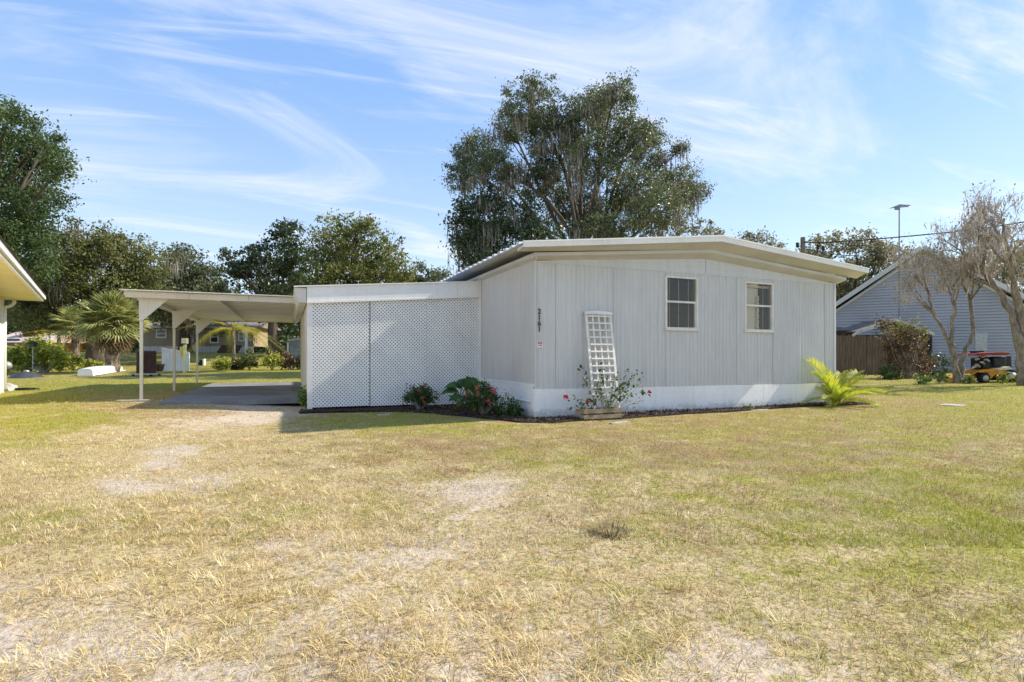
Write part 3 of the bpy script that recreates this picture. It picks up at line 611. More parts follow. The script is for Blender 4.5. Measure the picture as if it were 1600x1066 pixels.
# ------------------------------------------------------------------ lattice enclosure beside the home
LT = 2.91; LS = -3.77
shed = thing('lattice_enclosure', 'lean-to enclosure with white lattice front and deep white fascia', 'porch', H(LS/2, 5, 0))
def shz(s): return 2.866+(2.866-2.565)*(s/3.77)       # roof top over the front
def lattice(a, b, zb, dl, name):
    ztA, ztB = shz(a)-.30, shz(b)-.30; mb = MB(); P_ = .076; wd = .0315; lim = max(ztA, ztB)
    for sg, off in ((1, 0.0), (-1, -.007)):
        k0 = -int((3.0)/P_)-2; k1 = int((b-a+3)/P_)+3
        for k in range(k0, k1):
            # centre line: s = a + k*P + sg*(z-zb)
            c0 = a+k*P_; pts = []
            h = wd/2*1.414; q = [(c0-sg*.2-h, zb-.2), (c0-sg*.2+h, zb-.2), (c0+sg*3.2+h, zb+3.2), (c0+sg*3.2-h, zb+3.2)]
            for ax, lo_, s1 in ((0, a, 1), (0, b, -1), (1, zb, 1), (1, lim, -1)):
                o_ = []
                for m_ in range(len(q)):
                    A1, A2 = q[m_-1], q[m_]; d1_, d2_ = (A1[ax]-lo_)*s1, (A2[ax]-lo_)*s1
                    if (d1_ < 0) != (d2_ < 0): f_ = d1_/(d1_-d2_); o_.append((A1[0]+(A2[0]-A1[0])*f_, A1[1]+(A2[1]-A1[1])*f_))
                    if d2_ >= 0: o_.append(A2)
                q = o_
                if len(q) < 3: break
            if len(q) >= 3: mb.prism([H(x_, LT+off+dl, z_) for x_, z_ in q], V*.006)
    return mb.build(name, 'lattice_white', shed)
e1, e2 = -s_of(578, LT), -s_of(666, LT)
lattice(LS, s_of(578, LT)-.010, .085, 0, 'lattice_panel'); lattice(s_of(578, LT)+.008, s_of(666, LT)-.003, .075, -.004, 'lattice_panel'); lattice(s_of(666, LT)+.002, -.05, .05, 0, 'lattice_panel')
for px, wdt in ((484, .10),):
    s_ = s_of(px, LT); MB().hbox(s_-wdt/2, s_+wdt/2, LT+.012, LT+.05, .0, shz(s_)-.2).build('post', 'lattice_white', shed)
MB().hbox(-.075, -.018, LT-.05, LT+.05, .0, 2.93).build('end_post', 'white_paint', shed)
mb = MB(); mb.prism([H(LS-.01, LT-.03, shz(LS)-.34), H(-.08, LT-.03, shz(0)-.36), H(-.08, LT-.03, shz(0)-.012), H(LS-.01, LT-.03, shz(LS)-.012)], -V*.03); fas = mb.build('fascia', 'white_paint', shed)
mb = MB(); mb.prism([H(LS-.015, LT-.058, shz(LS)-.352), H(-.08, LT-.058, shz(0)-.372), H(-.08, LT-.058, shz(0)-.335), H(LS-.015, LT-.058, shz(LS)-.312)], -V*.012); mb.build('bottom_bead', 'white_paint', fas)
mb = MB(); mb.prism([H(LS-.26, LT+.01, shz(LS)-.03), H(-.02, LT+.01, shz(0)-.010), H(-.02, LT+.01, shz(0)+.012), H(LS-.26, LT+.01, shz(LS)-.006)], -V*.10); mb.build('top_lip', 'white_paint', fas)
MB().hbox(-.60, -.595, LT-.064, LT-.058, 2.47, 2.84).build('fascia_joint', 'soffit', fas)
mb = MB(); mb.prism([H(LS-.02, LT-.045, shz(LS)-.335), H(LS-.16, LT-.045, shz(LS)-.33), H(LS-.255, LT-.045, shz(LS)-.04), H(LS-.02, LT-.045, shz(LS)-.04)], V*6.6); mb.build('side_eave', 'carport_paint', shed)
mb = MB(); mb.prism([H(LS-.24, LT-.03, shz(LS)-.035), H(-.035, LT-.03, shz(0)-.035), H(-.035, LT-.03, shz(0)-.012), H(LS-.24, LT-.03, shz(LS)-.012)], V*6.6); mb.build('roof', 'roof_metal', shed)
MB().hbox(LS, LS+.04, LT+.06, 9.3, 0, 2.25).build('side_wall', 'carport_paint', shed); MB().hbox(LS+.04, -.04, 9.2, 9.3, 0, 2.25).build('back_wall', 'dark_wood', shed)  # back wall coloured dark to put the interior's shade into it
MB().hbox(LS+.05, -.04, LT+.35, LT+.4, 0, 2.4).build('inner_shade_sheet', 'dark_gap', shed)  # near-black sheet puts the enclosure's inner shade behind the lattice holes

# ------------------------------------------------------------------ carport
cp = thing('carport', 'beige metal carport with three posts and triangular gusset brackets', 'carport', H(-5.4, 9, .17))
CPZ = 2.49; cs0, cs1, ct0, ct1 = -7.34, -3.785, 4.93, 13.0
for t in (5.08, 8.69, 12.79):
    b_ = H(-7.08, t, 0); z0 = g1(b_.x, b_.y)-.03
    pst = MB().hbox(-7.108, -7.048, t-.03, t+.03, z0, CPZ-.02).build('post', 'carport_paint', cp)
    mb = MB(); mb.prism([H(-7.05, t-.04, CPZ-.015), H(-6.53, t-.04, CPZ-.015), H(-6.53, t-.04, CPZ-.05), H(-7.03, t-.04, CPZ-.56), H(-7.115, t-.04, CPZ-.58), H(-7.115, t-.04, CPZ-.015)], -V*.012); mb.build('gusset', 'carport_paint', pst)
    mb = MB(); mb.prism([H(-7.12, t-.04, CPZ-.015), H(-7.2, t-.04, CPZ-.015), H(-7.12, t-.04, CPZ-.16)], V*.02); mb.build('gusset', 'carport_paint', pst)
n = 13; wdt = (ct1-ct0)/n
for k in range(n):                                    # roof pans with upturned edges
    a = ct0+k*wdt; mb = MB(); e = .004
    mb.prism([H(cs0, a+e, CPZ), H(cs0, a+e, CPZ+.05), H(cs0, a+e+.012, CPZ+.05), H(cs0, a+e+.02, CPZ+.012), H(cs0, a+wdt*.5, CPZ+.022), H(cs0, a+wdt-e-.02, CPZ+.012), H(cs0, a+wdt-e-.012, CPZ+.05), H(cs0, a+wdt-e, CPZ+.05), H(cs0, a+wdt-e, CPZ), H(cs0, a+wdt*.88, CPZ-.045), H(cs0, a+wdt*.62, CPZ-.045), H(cs0, a+wdt*.5, CPZ+.005), H(cs0, a+wdt*.38, CPZ+.005), H(cs0, a+wdt*.12, CPZ+.0)], U*(cs1-cs0)); mb.build('roof_pan', 'carport_paint', cp)
for t0 in (ct0-.035, ct1):
    for k in range(3):
        a = cs0+(cs1-cs0)*k/3+.004; b = cs0+(cs1-cs0)*(k+1)/3-.004
        MB().hbox(a, b, t0, t0+.03, CPZ-.09, CPZ+.035).build('end_beam', 'carport_paint', cp)
MB().hbox(cs0-.06, cs1, ct0-.17, ct0+.02, CPZ+.052, CPZ+.066).build('edge_flashing', 'white_paint', cp)  # visible roof edge; its forward reach is added to shade the end beam
for s_ in (-7.08, -5.6, -4.0): MB().hbox(s_-.04, s_+.04, ct0, ct1, CPZ-.10, CPZ-.02).build('purlin', 'carport_paint', cp)
MB().hbox(cs0-.02, cs0-.002, ct0, ct1, CPZ-.05, CPZ+.06).build('side_fascia', 'carport_paint', cp)
mb = MB(); q = [H(-6.55, 3.95, 0), H(-3.78, 3.95, 0), H(-3.78, 11.9, 0), H(-6.55, 11.9, 0)]; mb.prism([p+Z*.10 for p in q], Z*.105); sl_ = mb.build('concrete_slab', 'concrete'); tag(sl_, 'dark grey concrete slab under the carport', 'slab', kind='structure')
p0 = Gp(181, 628.5); p1 = Gp(236, 627.5); d = (p1-p0); d.z = 0
mb = MB(); mb.box(p0-Z*.03, d, Vector((-d.y, d.x, 0)).normalized()*.09, Z*.07); tag(mb.build('concrete_curb', 'pale_concrete', bevel=.01), 'short pale concrete strip at the foot of the carport post', 'curb')

# ------------------------------------------------------------------ mulch beds, edging, chips
def bed(pts, name, label):
    mb = MB(); cx = sum(p.x for p in pts)/len(pts); cy = sum(p.y for p in pts)/len(pts); n = len(pts)
    for p in pts: mb.v.append(Vector((p.x, p.y, g1(p.x, p.y)-.01)))
    for p in pts: mb.v.append(Vector((cx+(p.x-cx)*.97, cy+(p.y-cy)*.97, g1(p.x, p.y)+.035)))
    for k in range(n): mb.f.append((k, (k+1) % n, n+(k+1) % n, n+k))
    mb.f.append(tuple(range(n, 2*n))); o = mb.build(name, 'mulch'); tag(o, label, 'mulch bed', kind='structure'); return o
front = [H(s, -.56-.10*math.sin(s*.8+.4)+.02*s, 0) for s in np.linspace(-.05, 8.6, 22)]
bed(front+[H(8.6, .2, 0), H(HW, .03, 0), H(0, .03, 0)], 'mulch_bed', 'dark bark mulch bed along the corrugated front wall')
side = [H(-3.95, 2.55, 0), H(-3.0, 2.48, 0), H(-2.2, 2.2, 0), H(-1.6, 1.6, 0), H(-1.15, .9, 0), H(-.8, .2, 0), H(-.45, -.4, 0), H(-.051, -.57, 0)]
bed(side+[H(-.051, 2.95, 0), H(-3.95, 2.95, 0)], 'mulch_bed', 'dark bark mulch bed curving below the white lattice')
pc = []
while len(pc) < 5200:
    s, t = random.uniform(-3.9, 8.5), random.uniform(-.62, 2.88)
    if s > -.05:
        if t > -.03 or t < -.56-.10*math.sin(s*.8+.4)+.02*s+.01: continue
    else:
        lim = np.interp(s, [-3.95, -3, -2.2, -1.6, -1.15, -.8, -.45, -.05], [2.55, 2.48, 2.2, 1.6, .9, .2, -.4, -.57])
        if t < lim: continue
    p = H(s, t, 0); pc.append((p.x, p.y, g1(p.x, p.y)+.035+random.uniform(0, .02)))
np_mesh('mulch_chips', leaf_quads(np.array(pc), .055, rng, .35, 1.2), 4, 'chip'); tag(bpy.data.objects['mulch_chips'], 'loose brown bark chips scattered over the mulch beds', 'mulch', kind='stuff')
for k, (px, py, ln, lb) in enumerate(((1337, 632.5, .30, 'pale edging stone at the foot of the palm'), (1262, 632.5, .55, 'low pale edging strip near the palm'), (968, 661, .42, 'pale edging strip in front of the trellis'), (1185, 641, .5, 'low pale edging strip under the right window'), (1487, 633.5, .45, 'flat concrete paver sunk in the right lawn'), (600, 649, .25, 'weathered edging strip below the flowering bush'))):
    p = Gp(px, py); mb = MB(); a_ = math.atan2(U.y, U.x)+(.1*k % .3); mb.cbox(p+Z*-.004, ln, .09 if k != 4 else .4, .045, a_); tag(mb.build('edging_stone', 'pale_concrete', bevel=.012), lb, 'stone')

# ------------------------------------------------------------------ trellis, planter, climbing plant
def trellis():
    # leans back against the wall; frame local axes: along w, up the lean
    bl, br_ = H(s_of(927, -.42), -.42, .17), H(s_of(974, -.42), -.42, .17)
    wv = U.copy(); Wd = .54; tl = H(s_of(913, -.06)+.02, -.06, EYE+(HY-486)/84.5)
    o = H(s_of(928, -.40), -.40, .16); up = (tl-o); Lh = up.length; up.normalize(); nn = wv.cross(up).normalized()
    t = thing('trellis', 'white wooden garden trellis leaning against the corrugated wall', 'trellis', o)
    th = .022
    def bar(a, b, c_, d_, off, name):
        mb = MB(); mb.box(o+wv*a+up*c_+nn*off, wv*(b-a), up*(d_-c_), nn*th); mb.build(name, 'trellis_white', t)
    bar(-.02, .028, 0, Lh-.04, 0, 'side_rail'); bar(Wd-.028, Wd+.02, 0, Lh-.04, 0, 'side_rail')
    for k in (1, 2, 3): bar(Wd*k/4-.015, Wd*k/4+.015, .28, Lh-.04, .004, 'upright')
    for k in range(12):
        c_ = .27+k*(Lh-.36)/11; bar(.028, Wd-.028, c_-.014, c_+.014, .019+.004, 'rung')
    mb = MB(); pts = [(-.03, Lh-.055)]+[(-.03+(Wd+.06)*i/8, Lh-.01+.025*math.sin(math.pi*i/8)) for i in range(9)]+[(Wd+.03, Lh-.055)]
    mb.prism([o+wv*a+up*b+nn*.046 for a, b in pts], -nn*.05); mb.build('arched_cap', 'trellis_white', t)
    pl = thing('planter_box', 'low slatted wooden planter box at the foot of the trellis', 'planter', H(s_of(918, -.45), -.45, .03))
    a0 = s_of(914, -.62); a1 = a0+.74
    for k in range(2):
        MB().hbox(a0, a1, -.63, -.60, .03+k*.10, .10+k*.10).build('slat', 'planter_wood', pl); MB().hbox(a0, a1, -.37, -.34, .03+k*.10, .10+k*.10).build('slat', 'planter_wood', pl)
        MB().hbox(a0-.02, a0, -.63, -.34, .03+k*.1, .10+k*.1).build('slat', 'planter_wood', pl); MB().hbox(a1, a1+.02, -.63, -.34, .03+k*.1, .10+k*.1).build('slat', 'planter_wood', pl)
    for q in (a0+.06, a0+.36, a0+.66): MB().hbox(q-.025, q+.025, -.598, -.57, .03, .215).build('stake', 'planter_wood', pl)
    return o
trellis()
def stemplant(name, label, cat, base, ends, leaf, n_per, lm, seed, stem='twig', r0=.008, flowers=None, droop=.15, jit=.05, group=None):
    rd = random.Random(seed); r = np.random.default_rng(seed); t = thing(name, label, cat, base, group); pts = []; mb = MB()
    for e in ends:
        b0 = Vector(base)+Vector((rd.uniform(-.12, .12), rd.uniform(-.06, .06), -.03)); c_ = curve(b0, e, 8, droop, .08, rd); mb.tube(c_, [r0*(1-.1*i) for i in range(8)], 5)
        for _ in range(n_per):
            k = rd.uniform(.35, 1)*7; i = min(int(k), 6); p = c_[i].lerp(c_[i+1], k-i); pts.append(p+Vector((rd.gauss(0, jit), rd.gauss(0, jit), rd.gauss(0, jit))))
    mb.build('stems', stem, t, True); np_mesh('leaves', leaf_quads(np.array(pts), leaf, r, .6, .4), 4, lm, t)
    for (p, m_, sz) in flowers or []:
        c_ = np.array(p)+r.normal(size=(14, 3))*sz*.45; np_mesh('flower', leaf_quads(c_, sz, r, .8, .2), 4, m_, t)
    return t
bz = H(s_of(945, -.48), -.48, .1)
ends = [P(px, py, Y) for px, py, Y in ((905, 578, 9.75), (912, 590, 9.6), (884, 640, 9.3), (890, 622, 9.4), (980, 575, 9.9), (1000, 580, 10.1), (1012, 612, 10.0), (990, 600, 9.8), (965, 585, 9.7), (930, 600, 9.5), (940, 590, 9.6), (975, 620, 9.6), (960, 615, 9.5), (920, 620, 9.5), (1005, 590, 10), (938, 570, 9.9))]
stemplant('climbing_bougainvillea', 'sparse thorny climber with dark leaves and a red bloom on the trellis', 'plant', bz, ends, .068, 22, 'leaf_bush', 5, 'twig', .007, [(P(885, 620, 9.35), 'flower_red', .06), (P(1014, 613, 10), 'flower_red', .035), (P(918, 628, 9.4), 'flower_red', .03)], .12, .035)
ends = [P(px, py, Y) for px, py, Y in ((1000, 600, 9.8), (960, 640, 9.3), (1010, 625, 9.7), (985, 610, 9.7), (970, 600, 9.6), (940, 610, 9.5), (950, 625, 9.4), (1002, 640, 9.5))]
stemplant('dry_twig_shrub', 'nearly leafless pale twigs growing around the planter box', 'plant', H(s_of(955, -.5), -.52, .1), ends, .05, 9, 'leaf_bright', 6, 'pale_bark', .005, None, .08, .05)
# yellow-green weeds in the bed
for k, (px, py, h) in enumerate(((861, 651, .22), (897, 652, .30), (800, 652, .18), (1290, 627, .2), (1170, 640, .12))):
    b = Gp(px, py); stemplant('bed_weed', ['thin yellow-green weed rooted near the white skirting corner', 'yellow-green weed beside the planter box', 'pale dry weed in front of the small green shrub', 'grassy weed sprouting next to the palm', 'tiny weed in the mulch under the second window'][k], 'plant', b, [b+Vector((random.uniform(-.15, .15), random.uniform(-.08, .08), h*random.uniform(.5, 1))) for _ in range(6)], .05, 7, 'leaf_bright', 30+k, 'palm_stem', .003, None, .1, .03)

# ------------------------------------------------------------------ shrubs by the lattice
def shrub(name, label, px, pyb, blobs, leaf, n, lm, seed, flowers=(), Y=None, clump=.09, cat='shrub', group=None, dpt=.9, stem='twig'):
    b = Gp(px, pyb) if Y is None else B(px, Y); Y = b.y; t = thing(name, label, cat, b, group); r = np.random.default_rng(seed); rd = random.Random(seed); bl = []
    for (x, y, rx, ry) in blobs:
        sc = F/Y; bl.append((P(x, y, Y+rd.uniform(-.1, .1)*rx/sc), rx/sc, rx/sc*dpt, ry/sc))
    pts, cc = clump_points(bl, n, r, clump, .35, .9); pts = pts[pts[:, 2] > gh(pts[:, 0], pts[:, 1])+.01]
    np_mesh('foliage', leaf_quads(pts, leaf, r, .5, .3), 4, lm, t); mb = MB()
    for bb in bl:
        for _ in range(6):
            e = bb[0]+Vector((rd.gauss(0, .45)*bb[1], rd.gauss(0, .45)*bb[2], rd.gauss(.1, .4)*bb[3])); k = max(.006, min(.03, bb[3]*.03)); mb.tube(curve(b+Vector((rd.uniform(-.1, .1)*bb[1], rd.uniform(-.1, .1)*bb[1], -.03)), e, 5, .05, .08, rd), [k, k*.8, k*.6, k*.5, k*.3], 5)
    mb.build('stems', stem, t, True)
    for (x, y, m_, sz) in flowers:
        c_ = P(x, y, Y-bl[0][2]*.75); q = np.array(c_)+r.normal(size=(26, 3))*sz*.38; np_mesh('flower_cluster', leaf_quads(q, sz*.6, r, .8, .4), 4, m_, t)
    return t
shrub('flowering_shrub', 'rounded green shrub with few salmon blooms against the lattice', 656, 643, [(656, 618, 24, 19), (645, 622, 17, 16), (668, 622, 18, 16), (658, 606, 13, 9)], .05, 2600, 'leaf_bush', 11, [(656, 610, 'flower_salmon', .05), (661, 622, 'flower_salmon', .055), (635, 600, 'flower_pink', .03), (665, 601, 'flower_pink', .045), (663, 629, 'flower_salmon', .04), (645, 612, 'flower_salmon', .03)])
shrub('flowering_shrub', 'large green shrub with salmon and pink blooms at the home corner', 754, 651, [(752, 622, 26, 20), (742, 628, 18, 18), (768, 626, 18, 19), (750, 608, 16, 10)], .05, 3200, 'leaf_bush', 12, [(746, 604, 'flower_salmon', .06), (733, 611, 'flower_salmon', .05), (747, 615, 'flower_salmon', .05), (772, 611, 'flower_pink', .085), (762, 626, 'flower_pink', .06), (765, 631, 'flower_salmon', .05), (729, 618, 'flower_salmon', .04), (741, 640, 'flower_salmon', .035), (765, 603, 'flower_pink', .03)])
shrub('small_shrub', 'small dark green shrub next to the side skirting', 800, 653, [(797, 640, 13, 12), (806, 637, 9, 10), (788, 643, 9, 9)], .055, 1100, 'leaf_bush', 13)
shrub('leafy_bush', 'bright green leafy bush at the outer lattice edge', 483, 641, [(484, 630, 15, 12), (478, 620, 10, 10), (492, 634, 10, 8), (474, 610, 4, 6)], .075, 700, 'leaf_bright', 14)
# big-leaved plant: every leaf its own part
b = Gp(712, 644); bl_ = thing('broad_leaf_plant', 'plant with a few very large green leaves before the lattice', 'plant', b)
def bigleaf(base, tip, wid, up, parent):
    base, tip = Vector(base), Vector(tip); d = tip-base; L_ = d.length; d.normalize(); sd_ = d.cross(Vector(up)).normalized(); nn = sd_.cross(d); mb = MB(); n = 8
    for i in range(n+1):
        t = i/n; wv = wid*math.sin(math.pi*min(1, t*.93+.07)**.75)*(1+.08*math.sin(t*19)); c_ = base+d*L_*t+nn*(.18*L_*math.sin(math.pi*t*.9))-Z*.12*L_*t*t
        mb.v += [c_+sd_*wv+nn*wv*.22, c_+sd_*wv*.5+nn*wv*.18, c_, c_-sd_*wv*.5+nn*wv*.18, c_-sd_*wv+nn*wv*.22]
    for i in range(n):
        for k in range(4): mb.f.append((i*5+k, i*5+k+1, i*5+k+6, i*5+k+5))
    lf = mb.build('leaf', 'leaf_big', parent, True); st = curve(b-Z*.02, base, 5, .05, 0); MB().tube(st, [.012, .011, .01, .009, .008], 6).build('leaf_stalk', 'palm_stem', lf, True)
Yb = b.y
for (x0, y0, x1, y1, wd, dy) in ((735, 612, 728, 584, .17, .0), (722, 606, 692, 605, .10, -.1), (716, 612, 686, 616, .09, -.15), (705, 618, 712, 628, .10, -.3), (738, 600, 745, 590, .12, .1), (728, 604, 712, 594, .13, .05), (722, 620, 700, 626, .09, -.25), (735, 606, 750, 600, .1, .15)):
    bigleaf(P(x0, y0, Yb+dy*.3), P(x1, y1, Yb+dy), wd, (.2, -.6, .8), bl_)
for k, (px, py) in enumerate(((690, 641), (715, 645), (702, 647), (725, 641))):
    p = Gp(px, py); bigleaf_ = MB()
    q = leaf_quads(np.array([p+Z*.06]), .22, np.random.default_rng(90+k), .45, 2.0); o = np_mesh('fallen_leaf', q, 4, 'leaf_brown'); tag(o, 'curled brown fallen leaf lying on the mulch by the lattice', 'leaf', 'fallen leaves by the lattice')

# ------------------------------------------------------------------ palms
def pinnate(name, L_, droop, rise, nl, ll, lw, m_, seed, vee=.35):
    """frond along +X: rachis curve with two rows of leaflets"""
    rd = random.Random(seed); mb = MB(); pts = [Vector((L_*t*(1-.12*t*t), 0, rise*L_*t-droop*L_*t*t*(1+.5*t))) for t in [i/12 for i in range(13)]]
    mb.tube(pts, [.014*(1-.065*i)*L_ for i in range(13)], 4)
    for i in range(nl):
        t = .18+.82*i/(nl-1); k = min(t*12, 11.99); j = int(k); p = pts[j].lerp(pts[j+1], k-j); tg = (pts[j+1]-pts[j]).normalized(); le = ll*(.45+.55*math.sin(math.pi*min(1, .15+t*.8)))
        for sg in (1, -1):
            sd_ = Vector((0, sg, 0)); upv = tg.cross(Vector((0, 1, 0))).normalized()*-1
            if upv.z < 0: upv = -upv
            d = (sd_*.75+tg*(.55+.3*t)+upv*(vee+rd.uniform(-.12, .12))).normalized(); wv = tg*lw
            m1 = p+d*le*.5+Z*.0; tip = p+d*le-Z*le*rd.uniform(.12, .4)
            a = len(mb.v); mb.v += [p-wv*.4, p+wv*.4, m1+wv*.6, m1-wv*.6, tip]; mb.f += [(a, a+1, a+2, a+3), (a+3, a+2, a+4)]
    me = bpy.data.meshes.new(name); me.from_pydata([tuple(v) for v in mb.v], [], mb.f); me.update(); me.materials.append(M[m_]); return me
def put(me, name, parent, off, az, pitch, scale=1, roll=0):
    o = bpy.data.objects.new(name, me); COL.objects.link(o); o.parent = parent; o.location = off; o.rotation_mode = 'XYZ'
    m_ = Matrix.Rotation(az, 3, 'Z') @ Matrix.Rotation(-pitch, 3, 'Y') @ Matrix.Rotation(roll, 3, 'X'); o.rotation_euler = m_.to_euler('XYZ'); o.scale = (scale,)*3; return o
ab = B(1307, 12.15); ar = thing('areca_palm', 'small yellow-green clumping palm at the far front corner of the home', 'palm', ab)
fm = [pinnate('frond', 1.15, d_, .0, 30, .36, .024, 'areca_leaf', 40+i, .5) for i, d_ in enumerate((.18, .30, .42))]
for k, (az, pt, sc, v_) in enumerate(((176, 62, .98, 0), (150, 74, 1.12, 0), (200, 40, .80, 1), (165, 38, .7, 2), (30, 66, 1.0, 1), (8, 52, 1.05, 1), (-20, 42, .95, 1), (60, 70, .85, 0), (-40, 30, .8, 2), (100, 60, .8, 1), (-80, 48, .75, 1), (-110, 58, .7, 1), (20, 36, .85, 2), (215, 30, .6, 2), (-60, 66, .8, 0), (-5, 70, .95, 1))):
    put(fm[v_], 'frond', ar, (random.uniform(-.05, .05), random.uniform(-.05, .05), .0), R(az+23), R(pt), sc, R(random.uniform(-25, 25)))
mb = MB()
for k in range(7):
    a = k*.9; mb.tube([ab+Vector((.05*math.cos(a), .05*math.sin(a), -.03)), ab+Vector((.09*math.cos(a), .09*math.sin(a), .28))], [.022, .012], 6)
mb.build('stem', 'palm_stem', ar, True)
def fanleaf(name, m_, seed, nl=26):
    rd = random.Random(seed); mb = MB(); mb.tube([Vector((0, 0, 0)), Vector((.28, 0, .04)), Vector((.55, 0, .05))], [.016, .012, .009], 4); c_ = Vector((.55, 0, .05))
    for i in range(nl):
        th = R(-125+250*i/(nl-1)); d = Vector((math.cos(th), math.sin(th), .12+.25*abs(math.sin(th)))).normalized(); le = .72*(.72+.28*math.cos(th*.6))*rd.uniform(.88, 1.08); sd_ = d.cross(Z).normalized()*.030
        m1 = c_+d*le*.55; tip = c_+d*le-Z*le*rd.uniform(.06, .30); a = len(mb.v); mb.v += [c_, m1+sd_, tip, m1-sd_, m1+Z*.02]; mb.f += [(a, a+1, a+4), (a, a+4, a+3), (a+1, a+2, a+4), (a+4, a+2, a+3)]
    me = bpy.data.meshes.new(name); me.from_pydata([tuple(v) for v in mb.v], [], mb.f); me.update(); me.materials.append(M[m_]); return me
fl = [fanleaf('frond', 'fan_leaf', 50+i) for i in range(3)]; fd = [fanleaf('dead_frond', 'fan_dead', 60+i, 18) for i in range(2)]
def fanpalm(label, px, Y, hub_py, scale, nf, nd, seed, trunk_r):
    rd = random.Random(seed); b = B(px, Y); t = thing('cabbage_palm', label, 'palm', b); hub = P(px, hub_py, Y); mb = MB(); n = 9
    mb.tube([b.lerp(hub, i/(n-1))-Z*(.1 if i == 0 else 0) for i in range(n)], [trunk_r*(1.1 if i % 2 else .92) for i in range(n)], 10); mb.build('trunk', 'palm_trunk', t)
    for k in range(nf):
        f = k/(nf-1); put(fl[k % 3], 'frond', t, hub-b+Vector((0, 0, rd.uniform(-.15, .15))), k*2.39996, R(82-118*f+rd.uniform(-8, 8)), scale*rd.uniform(.85, 1.1), R(rd.uniform(-30, 30)))
    for k in range(nd): put(fd[k % 2], 'dead_frond', t, hub-b-Z*.15, k*2.4+1, R(-50-rd.uniform(0, 22)), scale*rd.uniform(.75, .95), R(rd.uniform(-40, 40)))
    return t
fanpalm('cabbage palm with shaggy fan fronds and short thick trunk behind the canoe', 176, 26, 508, 1.36, 96, 14, 71, .30)
fanpalm('smaller fan palm tucked behind the shaggy cabbage palm', 118, 29, 512, 1.0, 26, 4, 72, .18)
fq = [pinnate('frond', 2.0, d_, .0, 30, .55, .028, 'queen_leaf', 80+i, .1) for i, d_ in enumerate((.75, .95))]
def queen(label, px, Y, hub_py, nf, sc, seed):
    rd = random.Random(seed); b = B(px, Y); t = thing('feather_palm', label, 'palm', b); hub = P(px, hub_py, Y); MB().tube([b-Z*.1, b.lerp(hub, .5), hub], [.13, .10, .08], 8).build('trunk', 'pale_bark', t, True)
    for k in range(nf): put(fq[k % 2], 'frond', t, hub-b, k*2*math.pi/nf+.2, R(rd.uniform(18, 52)), sc*rd.uniform(.8, 1.05), R(rd.uniform(-15, 15)))
queen('young feather palm with drooping yellow fronds seen under the carport', 365, 31, 517, 12, 1.0, 81)
queen('green feather palm standing behind the far tan home', 250, 47, 488, 10, 1.3, 82)
queen('feather palm with green crown left of the shaggy cabbage palm', 92, 30, 525, 9, .9, 83)

# ------------------------------------------------------------------ neighbouring house at the left (eave, wall corner, downspout)
A_ = P(68, 471, 15.0); B_ = Vector((-7.2, 7.34, A_.z)); ed = (B_-A_); ed.z = 0; ed.normalize(); inn = Vector((ed.y, -ed.x, 0)); inn = inn if inn.x < 0 else -inn
nh = thing('neighbour_house', 'cream house with bounce-yellowed soffit, white fascia and a corner downspout', 'house', Vector((A_.x-3, A_.y-3, .17)))
Ln = 12.0; ov = .80; zS = A_.z
MB().box(A_-inn*0-Z*.0, ed*Ln, inn*.05, Z*.16).build('fascia', 'white_paint', nh)
MB().box(A_-inn*.05+Z*.05, ed*Ln, inn*.045, Z*.075).build('gutter', 'white_paint', nh)
MB().box(A_-inn*.055+Z*.125, ed*Ln, inn*.10, Z*.02).build('drip_edge', 'grey_metal', nh)
k = 0; a = .0
while a < Ln-.2:
    mb = MB(); mb.box(A_+ed*(a+.004)+inn*.05+Z*.012, ed*.192, inn*(ov-.05), Z*.012); mb.build('soffit_board', 'bounce_yellow_soffit', nh); a += .2
MB().box(A_+inn*.05+Z*.03, ed*Ln, inn*(ov-.05), Z*.004).build('soffit_backing', 'bounce_yellow_soffit', nh)
MB().box(A_-ed*.03-Z*.0, ed*.028, inn*(ov+5), Z*.16).build('fascia', 'white_paint', nh)
cw = A_+inn*ov+ed*.35; gz0 = .0
MB().box(Vector((cw.x, cw.y, gz0)), ed*11, inn*5, Z*(zS+.03-gz0)).build('wall', 'cream_wall', nh)
MB().box(Vector((cw.x, cw.y, gz0))-inn*.02-ed*.02, ed*.14, inn*.14, Z*(zS-gz0)).build('corner_board', 'white_paint', nh)
mb = MB(); mb.prism([A_-inn*.08+Z*.16, A_+inn*4+Z*1.5, A_+inn*9-Z*.2+Z*.36], ed*Ln); mb.build('roof', 'shingle', nh)
dq = [A_+inn*.12+ed*.06-Z*.0, A_+inn*.14+ed*.06-Z*.13, A_+inn*(ov-.12)+ed*.2-Z*.26, A_+inn*(ov-.05)+ed*.36-Z*.36, Vector((cw.x, cw.y, .2))-inn*.05+ed*.02]
dq = [A_+inn*.60+ed*.06, A_+inn*.60+ed*.06-Z*.09, A_+inn*.66+ed*.08-Z*.17, A_+inn*(ov-.04)+ed*.34-Z*.24, A_+inn*(ov-.04)+ed*.40-Z*.4, Vector((cw.x, cw.y, .25))-inn*.04+ed*.06]
MB().tube(dq, .042, 8).build('downspout', 'white_paint', nh, True)
for k, (px, py, sz, lb) in enumerate(((6, 611, .28, 'white splash block at the foot of the downspout'), (14, 606, .2, 'small broken white block beside the splash block'))):
    p = Gp(px, py); mb = MB(); mb.prism([p+Vector((-sz, -.1, -.03)), p+Vector((sz, -.12, -.03)), p+Vector((sz*.5, -.05, sz*.35)), p+Vector((-sz*.8, -.05, sz*.7))], Vector((0, .22, 0))); tag(mb.build('splash_block', 'pale_concrete', bevel=.01), lb, 'block')
